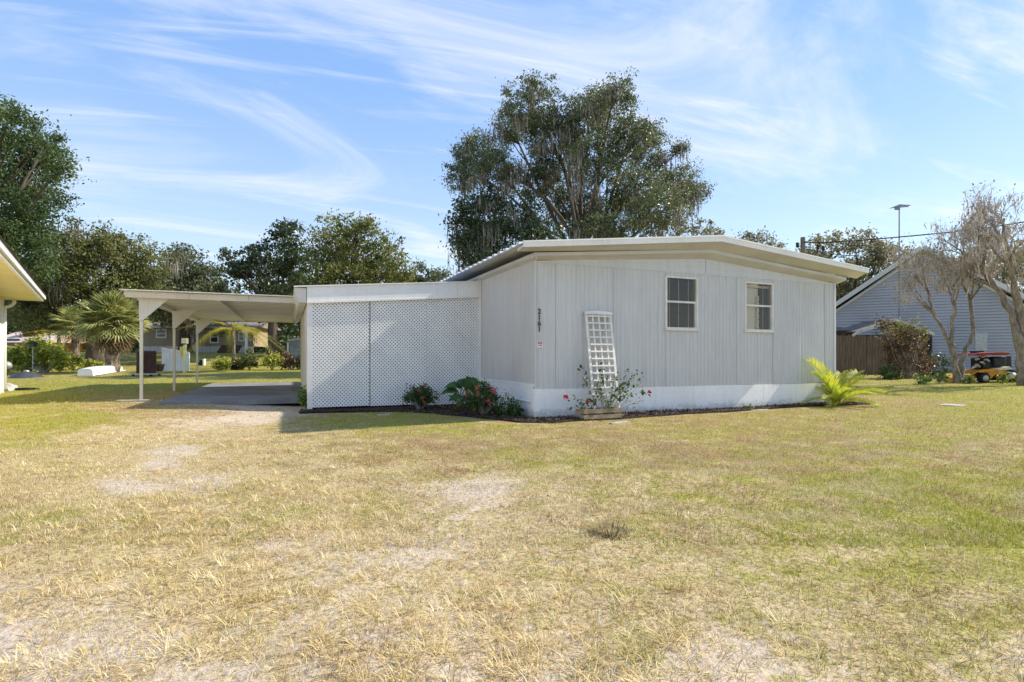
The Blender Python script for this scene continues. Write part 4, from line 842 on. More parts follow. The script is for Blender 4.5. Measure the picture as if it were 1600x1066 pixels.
p = Gp(37, 609.5); mb = MB(); mb.tube([p+Vector((.32*math.cos(a)*1.2, .3*math.sin(a), .02)) for a in np.linspace(0, 6.1, 24)], .014, 6); mb.tube([p+Vector((.26*math.cos(a)*1.2, .25*math.sin(a), .04)) for a in np.linspace(0, 6.1, 24)], .014, 6); tag(mb.build('garden_hose', 'black_plastic', smooth=True), 'coiled dark hose lying on the left lawn', 'hose')

# ------------------------------------------------------------------ yard clutter at the left
p = Gp(22, 591); t = thing('upturned_basin', 'dark grey shallow plastic basin upturned on the ground beside the hedge', 'basin', p)
MB().lathe(p+Vector((.1, .45, -.02)), [(.60, 0), (.58, .04), (.30, .24), (.22, .26), (.01, .27)], 28).build('shell', 'grey_plastic', t, True)
MB().lathe(p+Vector((.1, .45, .23)), [(.10, 0), (.10, .05), (.05, .09)], 12).build('knob', 'grey_metal', t, True)
p2 = Gp(28, 586)+Vector((0, .75, 0)); t = thing('bird_feeder_pole', 'thin pole with a small dark roofed feeder before the hedge', 'bird feeder', p2)
MB().tube([p2-Z*.1, p2+Z*1.45], .018, 6).build('pole', 'grey_metal', t)
mb = MB(); mb.prism([p2+Vector((-.20, -.12, 1.42)), p2+Vector((.20, -.12, 1.42)), p2+Vector((0, -.12, 1.56))], Vector((0, .24, 0))); mb.build('roof', 'black_plastic', t); MB().cbox(p2+Z*1.36, .2, .16, .14).build('box', 'grey_plastic', t)
p3 = Gp(11, 588); t = thing('garden_reflector', 'round silvery garden globe on a short stand near the neighbour wall', 'ornament', p3)
MB().tube([p3-Z*.05, p3+Z*.32], .03, 8).build('stand', 'black_plastic', t); MB().lathe(p3+Z*.30, [(.02, 0), (.11, .03), (.17, .10), (.18, .17), (.15, .26), (.08, .33), (.01, .35)], 18).build('globe', 'grey_metal', t, True)
# overturned white boat
cbp = Gp(146, 588); cbe = Gp(197, 581); t = thing('overturned_boat', 'white overturned small boat hull lying on the grass', 'boat', cbp)
dv = (cbe-cbp); dv.z = 0; Lc = dv.length; dv.normalize(); sv = Vector((-dv.y, dv.x, 0)); mb = MB(); n = 14; m_ = 9
for i in range(n+1):
    f = i/n; wv = .34*(math.sin(math.pi*min(.97, f*.80+.18)))**.3; hv = .36*(math.sin(math.pi*min(.95, f*.75+.2)))**.25-.05*f; o_ = cbp+dv*Lc*f*1.0+sv*.3+Z*(.02+.14*f)
    for j in range(m_):
        th = math.pi*j/(m_-1); mb.v.append(o_-sv*wv*math.cos(th)*(abs(math.cos(th))**-.35 if abs(math.cos(th)) > .05 else 1)+Z*hv*math.sin(th)**.28)
for i in range(n):
    for j in range(m_-1): mb.f.append((i*m_+j, (i+1)*m_+j, (i+1)*m_+j+1, i*m_+j+1))
mb.f.append(tuple(range(m_))); mb.f.append(tuple(n*m_+j for j in range(m_-1, -1, -1)))
hl = mb.build('hull', 'canoe_white', t)
MB().tube([cbp+dv*Lc*f+sv*.3-sv*.34+Z*(.04+.13*f) for f in (.06, .3, .6, .94)], .022, 6).build('gunwale', 'canoe_white', t)
# ribbed brown drum on a low trolley
bp_ = Gp(220, 588.5)+Vector((0, .35, 0)); t = thing('ribbed_drum', 'dark brown ribbed drum standing on a low trolley', 'drum', bp_); pr = [(.36, .14)]
for k in range(17): pr += [(.355, .15+k*.056), (.375, .165+k*.056), (.375, .185+k*.056), (.355, .2+k*.056)]
MB().lathe(bp_, pr+[(.33, 1.12)], 26).build('drum', 'barrel_brown', t); MB().cbox(bp_+Z*.11, .95, .7, .05).build('trolley_deck', 'grey_metal', t)
for sx in (-.38, .38):
    for sy in (-.28, .28): MB().lathe(bp_+Vector((sx, sy-.02, .055)), [(.055, 0), (.055, .04)], 12, Vector((0, 1, 0))).build('wheel', 'rubber', t)
pp = Gp(246, 580); t = thing('plant_pot', 'low dark brown pot lying by the white vinyl panel', 'pot', pp)
MB().lathe(pp, [(.22, 0), (.30, .1), (.33, .3), (.35, .34), (.30, .35), (.26, .28), (.02, .26)], 18).build('bowl', 'pot_brown', t, True); MB().lathe(pp+Z*.335, [(.36, 0), (.37, .03), (.33, .035)], 18).build('rim', 'pot_brown', t, True)
va = Gp(254, 580); vb = B(294, va.y+.3); t = thing('vinyl_fence_panel', 'white vinyl fence panel with sloping top standing on the lawn', 'fence panel', va); dv = vb-va; dv.z = 0; Lv = dv.length; dv.normalize(); n = 7
for k in range(n):
    a, b = Lv*k/n+.01, Lv*(k+1)/n-.01; h0 = 1.20-.22*a/Lv; h1 = 1.20-.22*b/Lv
    MB().prism([va+dv*a-Z*.02, va+dv*b-Z*.02, va+dv*b+Z*h1, va+dv*a+Z*h0], Vector((0, .03, 0))).build('board', 'vinyl_white', t)
MB().prism([va-dv*.03+Z*1.16, va+dv*(Lv+.03)+Z*.94, va+dv*(Lv+.03)+Z*1.02, va-dv*.03+Z*1.24], Vector((0, -.04, 0))).build('top_rail', 'vinyl_white', t)
for q in (-.04, Lv): MB().box(va+dv*q-Z*.03, dv*.05, Vector((0, .05, 0)), Z*(1.24 if q < 0 else 1.02)).build('post', 'vinyl_white', t)
yp = Gp(289, 583); t = thing('yellow_post', 'pale yellow post with a small box on top and yellow cloth', 'post', yp); hh = EYE+(HY-529)/F*yp.y-yp.z
MB().cbox(yp+Z*(hh/2-.05), .11, .11, hh).build('post', 'pale_yellow', t); MB().cbox(yp+Z*(hh-.12), .22, .20, .26).build('box', 'pale_yellow', t); MB().cbox(yp+Vector((0, -.11, hh-.27)), .18, .03, .05).build('dark_slot', 'black_plastic', t)
mb = MB(); mb.prism([yp+Vector((-.06, .0, hh-.36)), yp+Vector((-.26, 0, hh-.42)), yp+Vector((-.22, 0, hh-.95)), yp+Vector((-.06, 0, hh-.9))], Vector((0, .05, 0))); mb.build('cloth', 'yellow_paint', t)
for k, (px, py, m_, lb) in enumerate(((314, 571, 'black_plastic', 'small black and white box on the back lawn beside the carport post'),)):
    p = Gp(px, py); t = thing('utility_box', lb, 'box', p); MB().cbox(p+Vector((.0, 0, .17)), .28, .25, .34).build('case', m_, t, bevel=.02); MB().cbox(p+Vector((.19, 0, .2)), .09, .2, .4).build('side_panel', 'vinyl_white', t); MB().cbox(p+Vector((-.05, -.13, .25)), .12, .02, .06).build('label_plate', 'grey_metal', t)

# ------------------------------------------------------------------ far houses
Yf = 43.0; L0 = P(222, 551, Yf); R0 = P(396, 551, Yf+1.0); t = thing('far_mobile_home', 'tan mobile home with brown shingle roof and white skirting seen beyond the carport', 'house', B(310, Yf)); dv = R0-L0; Lf = dv.length; dv.normalize(); bk = Vector((-dv.y, dv.x, 0)); scf = F/Yf; gz0 = L0.z
zsk = EYE+(HY-541)/scf; zwl = EYE+(HY-510.5)/scf; zrf = EYE+(HY-499)/scf
for k in range(28):
    a = Lf*k/28+.01; MB().box(Vector((L0.x, L0.y, gz0-.3))+dv*a, dv*(Lf/28-.02), bk*.04, Z*(zsk-gz0+.3)).build('skirting_panel', 'skirt_far', t)
mb = MB()
z = zsk
while z < zwl-.01:
    mb.prism([Vector((L0.x, L0.y, z)), Vector((L0.x, L0.y, z))-bk*.03, Vector((L0.x, L0.y, z+.13))-bk*.008, Vector((L0.x, L0.y, z+.13))], dv*Lf); z += .13
mb.box(Vector((L0.x, L0.y, zsk))+bk*.001, dv*Lf, bk*6, Z*(zwl-zsk)); wl = mb.build('wall', 'tan_siding', t)
mb = MB(); e0 = Vector((L0.x, L0.y, zwl))-bk*.4-dv*.4; mb.prism([e0, e0+bk*3.4+Z*(zrf-zwl), e0+bk*6.8], dv*(Lf+.8)); rf = mb.build('roof', 'brown_shingle', t)
MB().box(e0-bk*.03-Z*.12, dv*(Lf+.8), bk*.03, Z*.14).build('fascia', 'skirt_far', rf)
for (x0, x1, y0, y1) in ((243.5, 260, 514.5, 528), (288, 302, 515.5, 535), (327, 341, 516.5, 536), (372, 382, 517, 533)):
    f0 = (x0-222)/174*Lf; f1 = (x1-222)/174*Lf; z0, z1 = EYE+(HY-y1)/scf, EYE+(HY-y0)/scf; o_ = Vector((L0.x, L0.y, 0))-bk*.045
    wn_ = MB(); q = .09
    wn_.box(o_+dv*f0+Z*z0, dv*(f1-f0), bk*.04, Z*q); wn_.box(o_+dv*f0+Z*(z1-q), dv*(f1-f0), bk*.04, Z*q); wn_.box(o_+dv*f0+Z*(z0+q), dv*q, bk*.04, Z*(z1-z0-2*q)); wn_.box(o_+dv*(f1-q)+Z*(z0+q), dv*q, bk*.04, Z*(z1-z0-2*q)); wn_.box(o_+dv*(f0+q)+Z*((z0+z1)/2-.03), dv*(f1-f0-2*q), bk*.04, Z*.06)
    wo_ = wn_.build('window', 'vinyl_white', t); MB().box(o_+bk*.012+dv*(f0+q)+Z*(z0+q), dv*(f1-f0-2*q), bk*.008, Z*(z1-z0-2*q)).build('pane', 'glass_dark', wo_)
# meter pedestal and steps right of it
mp = B(385, 40); t = thing('meter_pedestal', 'white electric meter pedestal at the end of the far tan home', 'meter', mp); MB().cbox(mp+Z*1.1, .16, .14, 2.3).build('post', 'vinyl_white', t); MB().cbox(mp+Vector((0, -.1, 1.9)), .42, .2, .6).build('box', 'vinyl_white', t); MB().lathe(mp+Vector((0, -.2, 2.05)), [(.14, 0), (.14, .08), (.08, .12)], 14, Vector((0, -1, 0))).build('meter', 'glass_dark', t)
stp = B(356, 41.2); t = thing('brick_steps', 'small dark red steps in front of the far tan home', 'steps', stp)
for k in range(3): MB().cbox(stp+Vector((0, k*.25, .1+.2*k)), 1.5, .3, .22+.001*k).build('tread', 'barrel_brown', t)
# tarp-covered lean-to beyond the enclosure
tb = B(467, 33); t = thing('tarp_shelter', 'grey tarp covered shelter glimpsed beyond the lattice enclosure', 'shelter', tb); a0, a1 = P(453, 533, 33), P(492, 529, 33); zb = tb.z-.05
MB().prism([Vector((a0.x, 33, zb)), Vector((a1.x, 33, zb)), a1, a0], Vector((0, 2.5, 0))).build('cover', 'tarp', t)
MB().prism([a0+Vector((-.12, -.1, .0)), a1+Vector((.1, -.1, 0)), a1+Vector((.1, -.1, .09)), a0+Vector((-.12, -.1, .09))], Vector((0, 2.7, 0))).build('roof_edge', 'pale_concrete', t)
MB().cbox(Vector((a0.x-.15, 33.1, (zb+a0.z)/2-.1)), .10, .1, a0.z-zb).build('post', 'skirt_far', t)
# salmon house behind the hedge
sb = B(40, 46); t = thing('salmon_house', 'low salmon house with pale pink roof behind the vine hedge', 'house', sb); q0, q1 = P(-20, 534, 46), P(58, 534, 46); zb = sb.z-.2
MB().box(Vector((q0.x, 46, zb)), Vector((q1.x-q0.x, 0, 0)), Vector((0, 5, 0)), Z*(q0.z-zb)).build('wall', 'salmon', t)
mb = MB(); r0_, r1_ = P(-24, 535, 45.6), P(76, 535, 45.6); mb.prism([r0_, r0_+Vector((0, 3, 1.05)), r0_+Vector((0, 6, 0))], Vector((r1_.x-r0_.x, 0, 0))); rf = mb.build('roof', 'salmon_pale', t)
MB().cbox(P(49, 520, 47.5)-Z*.1, .8, .7, 1.5).build('chimney', 'barrel_brown', rf); MB().box(P(5, 540, 45.97), Vector((1.4, 0, 0)), Vector((0, .05, 0)), Z*.6).build('window', 'glass_dark', t)

# ------------------------------------------------------------------ right side: blue house, shed, fence, mast, pole, wires
ba = R(32); BE = Vector((math.cos(ba), -math.sin(ba), 0)); BN = Vector((math.sin(ba), math.cos(ba), 0)); BQ = P(1405, 556, 31.0)
def PB(px, py, off=0.0):                              # pixel ray onto the gable plane (off metres behind it)
    d = Vector(((px-CX)/F, 1, (HY-py)/F)); k = (BQ+BN*off-Vector((0, 0, EYE))).dot(BN)/d.dot(BN); return Vector((0, 0, EYE))+d*k
t = thing('blue_house', 'blue-grey lap sided house with steep gable behind bare trees', 'house', B(1450, 30))
pk = PB(1440, 391); zb = .1
el = PB(1262, 509); wdh = (pk-el).dot(BE); el = pk-BE*wdh+Z*(el.z-pk.z); er = pk+BE*wdh+Z*(el.z-pk.z)
bh = .165; z = zb; mb = MB()
def at_(s_, z_, off=0.0): return Vector((pk.x, pk.y, 0))+BE*s_+BN*off+Z*z_
def ext(zq): return wdh-.35 if zq <= el.z else (wdh-.35)*(1-(zq-el.z)/(pk.z-el.z))
while z < pk.z-.05:
    z1 = min(z+bh, pk.z); a0, a1 = ext(z), ext(z1); mb.prism([at_(-a0, z, -.075), at_(a0, z, -.075), at_(a1, z1, -.004), at_(-a1, z1, -.004)], BN*.06); z += bh
mb.build('lap_siding', 'blue_siding', t)
hw_ = wdh-.35; MB().prism([at_(-hw_, zb, .06), at_(hw_, zb, .06), at_(hw_, el.z, .06), at_(0, pk.z, .06), at_(-hw_, el.z, .06)], BN*9).build('body', 'blue_siding', t)
for e_ in (el, er):
    d = e_-pk; up = d.cross(BN).normalized(); up = up if up.z > 0 else -up
    MB().prism([p-BN*.45 for p in (pk+up*.02, e_+up*.02, e_+up*.20, pk+up*.20)], BN*9.8).build('roof', 'shingle', t); MB().prism([p-BN*.44 for p in (pk-up*.01, e_-up*.01, e_+up*.015, pk+up*.015)], BN*.43).build('rake_soffit', 'blue_trim', t)
    MB().prism([p-BN*.46 for p in (pk-up*.02, e_-up*.02, e_+up*.22, pk+up*.22)], -BN*.03).build('rake_board', 'blue_trim', t)
    MB().prism([p-BN*.05 for p in (pk-up*.26, e_-up*.26, e_-up*.14, pk-up*.14)], -BN*.03).build('frieze_board', 'blue_trim', t)
MB().box(PB(1524, 548, -.07), BE*.5, BN*.03, Z*.95).build('meter_cabinet', 'grey_metal', t)
# low shed with metal edged roof behind the fence
Ys = 27.5; t = thing('open_shed', 'low open shed with pale metal edged gable roof behind the fence', 'shed', B(1395, Ys))
q = [P(1331, 524, Ys), P(1340, 518, Ys), P(1399, 499, Ys), P(1460, 521, Ys)]
for i, (a, b) in enumerate(((0, 1), (1, 2), (2, 3))):
    MB().prism([q[a]-Z*.12, q[b]-Z*.12, q[b]+Z*.04, q[a]+Z*.04], Vector((0, -.03, 0))).build('roof_edge', 'shed_trim', t)
MB().prism([q[1]-Z*.02, q[2]-Z*.02, q[2]+Z*.02, q[1]+Z*.02], Vector((0, 2.6, 0))).build('roof_sheet', 'shingle', t); MB().prism([q[2]-Z*.02, q[3]-Z*.02, q[3]+Z*.02, q[2]+Z*.02], Vector((0, 2.6, 0))).build('roof_sheet', 'shingle', t)
for px in (1337, 1454):
    b = B(px, Ys+.1); MB().cbox(Vector((b.x, b.y, (b.z+q[1].z)/2-.12)), .1, .1, q[1].z-b.z).build('post', 'dark_wood', t)
b0, b1 = B(1337, Ys+2.4), B(1454, Ys+2.4); MB().box(b0-Z*.1, Vector((b1.x-b0.x, 0, 0)), Vector((0, .06, 0)), Z*(q[1].z-b0.z)).build('back_wall', 'dark_wood', t)
a, b = P(1285, 516, 28.5), P(1336, 516, 28.5); t = thing('low_lean_to', 'low dark lean-to roof between the fence and the blue house', 'shed', B(1312, 28.5)); MB().box(a-Z*.04, b-a, Vector((0, 1.5, .25)), Z*.06).build('roof', 'shingle', t); MB().box(a+Vector((0, .05, -.06))-Z*(a.z-.25), b-a, Vector((0, .1, 0)), Z*(a.z-.25)).build('wall', 'dark_wood', t)
# picket fence: every board a part
Yq = 25.0; t = thing('picket_fence', 'weathered brown board fence between the home and the shrubs', 'fence', B(1340, Yq)); x0 = P(1278, 0, Yq).x; x1 = P(1387, 0, Yq).x; n = 23; wd = (x1-x0)/n
for k in range(n):
    x = x0+wd*k; z0 = g1(x, Yq)-.02; zt = EYE+(HY-524)/F*Yq+random.uniform(-.05, .04)-(.1 if k > 18 else 0); mb = MB(); c_ = .03
    mb.prism([Vector((x+.006, Yq, z0)), Vector((x+wd-.006, Yq, z0)), Vector((x+wd-.006, Yq, zt-c_)), Vector((x+wd-.006-c_, Yq, zt)), Vector((x+.006+c_, Yq, zt)), Vector((x+.006, Yq, zt-c_))], Vector((0, .022, 0))); o = mb.build('picket', 'fence_wood', t); o.location.y += random.uniform(-.012, .008); o.rotation_euler.y = random.uniform(-.012, .012)
for zq in (.45, 1.5): MB().box(Vector((x0, Yq+.032, zq)), Vector((x1-x0, 0, 0)), Vector((0, .05, 0)), Z*.09).build('rail', 'fence_wood', t)
for k in (2, 11, 20): MB().cbox(Vector((x0+wd*k, Yq+.13, 1.0)), .1, .1, 2.0).build('post', 'fence_wood', t)
# television mast
mz = B(1405, 30.2); t = thing('antenna_mast', 'tall thin antenna mast beside the blue house gable', 'antenna', mz); top = P(1405, 326, 30.2); MB().tube([mz-Z*.1, mz.lerp(top, .5), top], [.045, .04, .03], 8).build('mast', 'antenna_metal', t)
q = P(1398.5, 323.5, 30.2); MB().tube([q, P(1419, 323, 30.2)], .03, 6).build('boom', 'antenna_metal', t)
for k in range(8):
    c_ = q.lerp(P(1419, 323, 30.2), k/7); l_ = .42-.03*k; MB().tube([c_+Vector((0, -l_, .03)), c_+Vector((0, l_, .03))], .018, 4).build('element', 'antenna_metal', t)
MB().cbox(P(1402, 325.5, 30.2), .22, .15, .16).build('amplifier_box', 'antenna_metal', t)
# utility pole and service wires
up_ = B(1254.5, 25.5); ut = P(1254.5, 371, 25.5); t = thing('utility_pole', 'wooden utility pole top with insulators behind the roof', 'pole', up_); MB().tube([up_-Z*.2, ut], [.14, .105], 10).build('pole', 'pole_wood', t)
for k, (px, py) in enumerate(((1246, 383), (1278, 386.5), (1286.5, 388))):
    c_ = P(px, py, 25.3); MB().lathe(c_-Z*.12, [(.05, 0), (.075, .05), (.06, .12), (.08, .18), (.05, .24)], 10).build('insulator', 'black_plastic', t)
def wire(name, label, pts, r, sub=1):
    out = []
    for i in range(len(pts)-1):
        for k in range(8): out.append(Vector(pts[i]).lerp(Vector(pts[i+1]), k/8))
    out.append(Vector(pts[-1])); o = MB().tube(out, r, 6).build(name, 'cable', None, True); tag(o, label, 'wire')
wire('service_cable', 'thick black service cable sagging from the utility pole', [P(1256, 379, 25.4), P(1290, 379, 25), P(1340, 376, 24.4), P(1400, 371, 23.8), P(1470, 364.5, 23), P(1540, 356.5, 22.3), P(1600, 347, 21.7), P(1750, 318, 20.3)], .026)
wire('service_cable', 'thin lower wire running from the pole through the bare trees', [P(1257, 389, 25.4), P(1320, 400, 25), P(1400, 400, 24.4), P(1470, 393, 24), P(1540, 385, 23.4), P(1600, 375, 23), P(1750, 345, 21.8)], .014)
wire('drip_loop', 'looped black wires drooping beside the pole top', [P(1246, 384, 25.3), P(1249, 391, 25.2), P(1258, 397, 25.2), P(1270, 401, 25.2), P(1276, 397, 25.2), P(1278, 388, 25.3)], .018)
wire('drip_loop', 'short curled black wire joining the service cable', [P(1257, 378, 25.4), P(1264, 377, 25.2), P(1270, 374, 25.2), P(1276, 376, 25.2), P(1286, 387, 25.3)], .016)

# ------------------------------------------------------------------ ride-on mower under a red cover
Ym = 20.4; mbp = Gp(1552, 598); Ym = mbp.y; sc = F/Ym
def mp_(px, py, dy=0): return P(px, py, Ym+dy)
t = thing('ride_on_mower', 'orange ride-on mower with cream wheel rims and a faded red cover', 'mower', B(1555, Ym)); D = Vector((0, 1, 0))
def plate(pts, dy, th, name, m_, bev=.012):
    mb = MB(); mb.prism([mp_(x, y, dy) for x, y in pts], D*th); return mb.build(name, m_, t, bevel=bev)
arch = [(1533+15*math.cos(a), 593-13.5*math.sin(a)) for a in np.linspace(math.pi, 0, 12)]
plate([(1529, 580), (1537, 577.5), (1580, 574.5), (1583, 578)]+[(1560, 581)]+arch[::-1]+[(1516, 597), (1517, 588)], .0, .12, 'fender', 'orange_paint')
plate([(1552, 576), (1578, 573), (1582, 577.5), (1562, 578.5)], -.03, .75, 'deck_cover', 'cream_plastic')
plate([(1529, 579), (1552, 576), (1562, 578.5), (1560, 581), (1530, 582.5)], -.02, .7, 'deck_side', 'orange_paint')
plate([(1559, 580), (1575, 580), (1575, 592), (1558, 590)], -.02, .12, 'side_panel', 'orange_paint')
plate([(1502, 591), (1524, 586), (1524, 597.5), (1500, 597.5)], .1, .8, 'cutting_deck', 'orange_paint')
plate([(1527, 560), (1580, 556), (1582, 594), (1527, 595)], .35, .3, 'chassis', 'black_plastic')
plate([(1552, 559), (1573, 556.5), (1573, 572), (1554, 573)], .05, .5, 'grass_hopper', 'black_plastic', .05)
plate([(1523, 556.5), (1529, 552), (1543, 550.5), (1562, 550), (1577, 550), (1579, 552.5), (1575, 555), (1555, 554), (1540, 555.5)], -.12, .9, 'red_cover', 'faded_red', .02)
for (px, py, rr, nm) in ((1540.5, 594.5, .19, 'wheel'), (1583, 592, .26, 'wheel')):
    c_ = mp_(px, py, -.06); c_.z = max(c_.z, g1(c_.x, c_.y)+rr-.02); wh = MB().lathe(c_, [(rr*.7, .0), (rr*.93, .01), (rr, .05), (rr, .15), (rr*.93, .19), (rr*.7, .2)], 24, D).build('wheel', 'rubber', t, True)
    MB().lathe(c_-D*.004, [(rr*.60, 0), (rr*.56, .02), (rr*.30, .035), (rr*.22, .0), (.01, -.01)], 20, D).build('rim', 'rim', wh, True)
mb = MB(); mb.tube([mp_(1575+9*math.sin(a), 590-8*math.cos(a), -.05) for a in np.linspace(-.3, 1.5, 9)], .035, 6); mb.build('mudguard', 'grey_metal', t, True)
for k, (x0, y0, x1, y1, m_) in enumerate(((1524, 563, 1530, 561, 'grey_metal'), (1531, 566, 1538, 569, 'grey_metal'), (1537, 562, 1546, 565, 'grey_metal'), (1523, 570, 1531, 574, 'grey_metal'), (1518, 577, 1527, 572, 'grey_metal'), (1533, 559, 1540, 557, 'grey_metal'))):
    MB().tube([mp_(x0, y0, .1), mp_((x0+x1)/2, (y0+y1)/2-1.5, .06), mp_(x1, y1, .1)], [.04, .055, .035], 7).build('engine_part', m_, t, True)
mb = MB(); mb.tube([mp_(1530, 590, .2), mp_(1527, 570, .2), mp_(1531, 557, .2)], .035, 6); mb.build('lift_lever', 'black_plastic', t); MB().cbox(mp_(1540, 568, .35), .55, .4, .4).build('engine_block', 'black_plastic', t, bevel=.05)
plate([(1526, 552), (1538, 551), (1538, 547.5), (1526, 548.5)], .1, .3, 'seat_edge', 'black_plastic')

# ------------------------------------------------------------------ bare trees with hanging moss at the right
def bare_tree(name, label, px, Y, trunks, seed, levels, twig_leaf, moss_n, leafmat_, top_px, spread, mossmat='moss_pale', group=None, r0=.13):
    rd = random.Random(seed); r = np.random.default_rng(seed); b = B(px, Y); t = thing(name, label, 'tree', b, group); tr_ = MB(); tw = MB(); tips = []
    def grow(p, d, L_, rad, lev, mb):
        n = 4; pts = [p]; dd = d.copy()
        for i in range(n):
            dd = (dd+Vector((rd.gauss(0, .13), rd.gauss(0, .13), rd.gauss(.03, .08)))).normalized(); pts.append(pts[-1]+dd*L_/n)
        mb.tube(pts, [rad*(1-.45*i/n) for i in range(n+1)], 7 if lev < 2 else (5 if lev < 4 else 3))
        if lev >= 2: tips.extend(pts[2:])
        if lev >= levels: tips.append(pts[-1]); return
        for k in range(3 if lev < 3 else 4):
            a = rd.uniform(0, 6.283); s_ = rd.uniform(.35, .85)*spread; o_ = dd.orthogonal().normalized(); o_.rotate(Matrix.Rotation(a, 3, dd)); nd = (dd+o_*s_+Z*.10).normalized(); st = pts[rd.randint(2, n)]
            grow(st, nd, L_*rd.uniform(.55, .78), rad*.5, lev+1, mb if lev < 1 else tw)
    for pts in trunks:
        w_ = [P(x, y, Y+dy) for x, y, dy in pts]; w_[0] = Vector((w_[0].x, w_[0].y, g1(w_[0].x, w_[0].y)-.1)); n = len(w_); sm_ = []
        for i in range(n-1):
            for k in range(5): sm_.append(w_[i].lerp(w_[i+1], k/5)+Vector((rd.gauss(0, .025), rd.gauss(0, .025), 0)))
        sm_.append(w_[-1]); m_ = len(sm_); tr_.tube(sm_, [r0*(1.25-.8*i/(m_-1))*rd.uniform(.82, 1.18) for i in range(m_)], 9)
        for i in range(max(1, n-2), n):
            for k in range(3):
                d = (w_[i]-w_[i-1]).normalized(); o_ = d.orthogonal().normalized(); o_.rotate(Matrix.Rotation(rd.uniform(0, 6.28), 3, d)); grow(w_[i], (d+o_*rd.uniform(.2, .8)*spread).normalized(), top_px/F*Y*rd.uniform(.75, 1.1), r0*.42, 1, tr_)
    tr_.build('trunk', 'pale_bark', t, True); tw.build('twigs', 'twig', t)
    tp = np.array([tuple(q) for q in tips]); k = r.integers(0, len(tp), twig_leaf); np_mesh('crown', leaf_quads(tp[k]+r.normal(size=(twig_leaf, 3))*.10, .085, r, .5, .2), 4, leafmat_, t)
    k = r.integers(0, len(tp), moss_n//6); tag(np_mesh('moss', strands(np.repeat(tp[k], 6, 0)+r.normal(size=(len(k)*6, 3))*np.array([.09, .09, .05]), r, .10, .6, .016), 4, mossmat, t), kind='stuff')
    return t
bare_tree('bare_tree', 'multi-stemmed leafless tree with grey moss beside the mower', 1492, 19.5, [[(1497, 598, 0), (1494, 560, 0), (1476, 520, .1), (1458, 490, .2), (1450, 455, .3)], [(1494, 598, .1), (1489, 555, .1), (1485, 525, 0), (1492, 480, -.2), (1488, 450, -.3)], [(1500, 598, .1), (1503, 560, .2), (1521, 520, .2), (1515, 470, .2), (1500, 430, .1)]], 201, 5, 1300, 800, 'leaf_sparse', 42, 1.1, r0=.075)
bare_tree('bare_tree', 'wide spreading bare tree draped in pale moss at the lot edge', 1592, 18.5, [[(1598, 600, 0), (1594, 540, 0), (1582, 490, .0), (1560, 455, .2), (1535, 420, .4)], [(1601, 600, .1), (1600, 540, .1), (1590, 470, -.1), (1580, 420, -.3), (1572, 380, -.4)], [(1606, 600, .1), (1612, 530, .1), (1625, 470, .3), (1640, 420, .3)]], 202, 5, 1500, 2300, 'leaf_sparse', 47, 1.25, r0=.125)
# dry vine-covered thicket and weeds in front of the shed
shrub('dry_thicket', 'tangled brown thicket of dry vines beside the board fence', 1420, 596, [(1415, 555, 34, 36), (1400, 530, 26, 22), (1432, 530, 26, 18), (1440, 572, 24, 24), (1395, 580, 20, 18), (1385, 505, 12, 12)], .10, 4200, 'leaf_brown', 210, Y=22.5, clump=.25, stem='twig', dpt=.5)
shrub('dry_thicket', 'olive leafy vine draped over the open shed roof', 1415, 596, [(1405, 522, 26, 14), (1432, 524, 22, 14), (1418, 508, 16, 8)], .11, 1500, 'leaf_yellow', 211, Y=23.2, clump=.2, dpt=.4)
shrub('fence_shrub', 'dark green shrub in the gap between fence and thicket', 1392, 596, [(1382, 582, 14, 16), (1400, 586, 14, 12)], .10, 900, 'leaf_bush', 212, Y=21.8, clump=.15, dpt=.5)
for k, (px, py, rx, lb) in enumerate(((1465, 594, 16, 'low bright green weeds at the foot of the bare tree'), (1566, 592, 6, 'upright green weed before the mower side panel'), (1592, 595, 8, 'pale green weed by the mower rear wheel'), (1440, 596, 18, 'low bright weeds along the thicket edge'), (1515, 597, 10, 'sparse green weeds under the mower deck'))):
    shrub('weed_clump', lb, px, 598, [(px, py-3, rx, 6), (px+rx*.4, py-2, rx*.6, 5)], .085, 260, 'leaf_bright', 220+k, Y=19.3, clump=.10, dpt=.5, cat='weeds')
shrub('dark_undergrowth', 'dark leafy undergrowth between the thicket and bare trunk', 1470, 590, [(1468, 572, 22, 16), (1450, 585, 16, 10)], .11, 900, 'leaf_dark', 226, Y=23.5, clump=.2, dpt=.5)

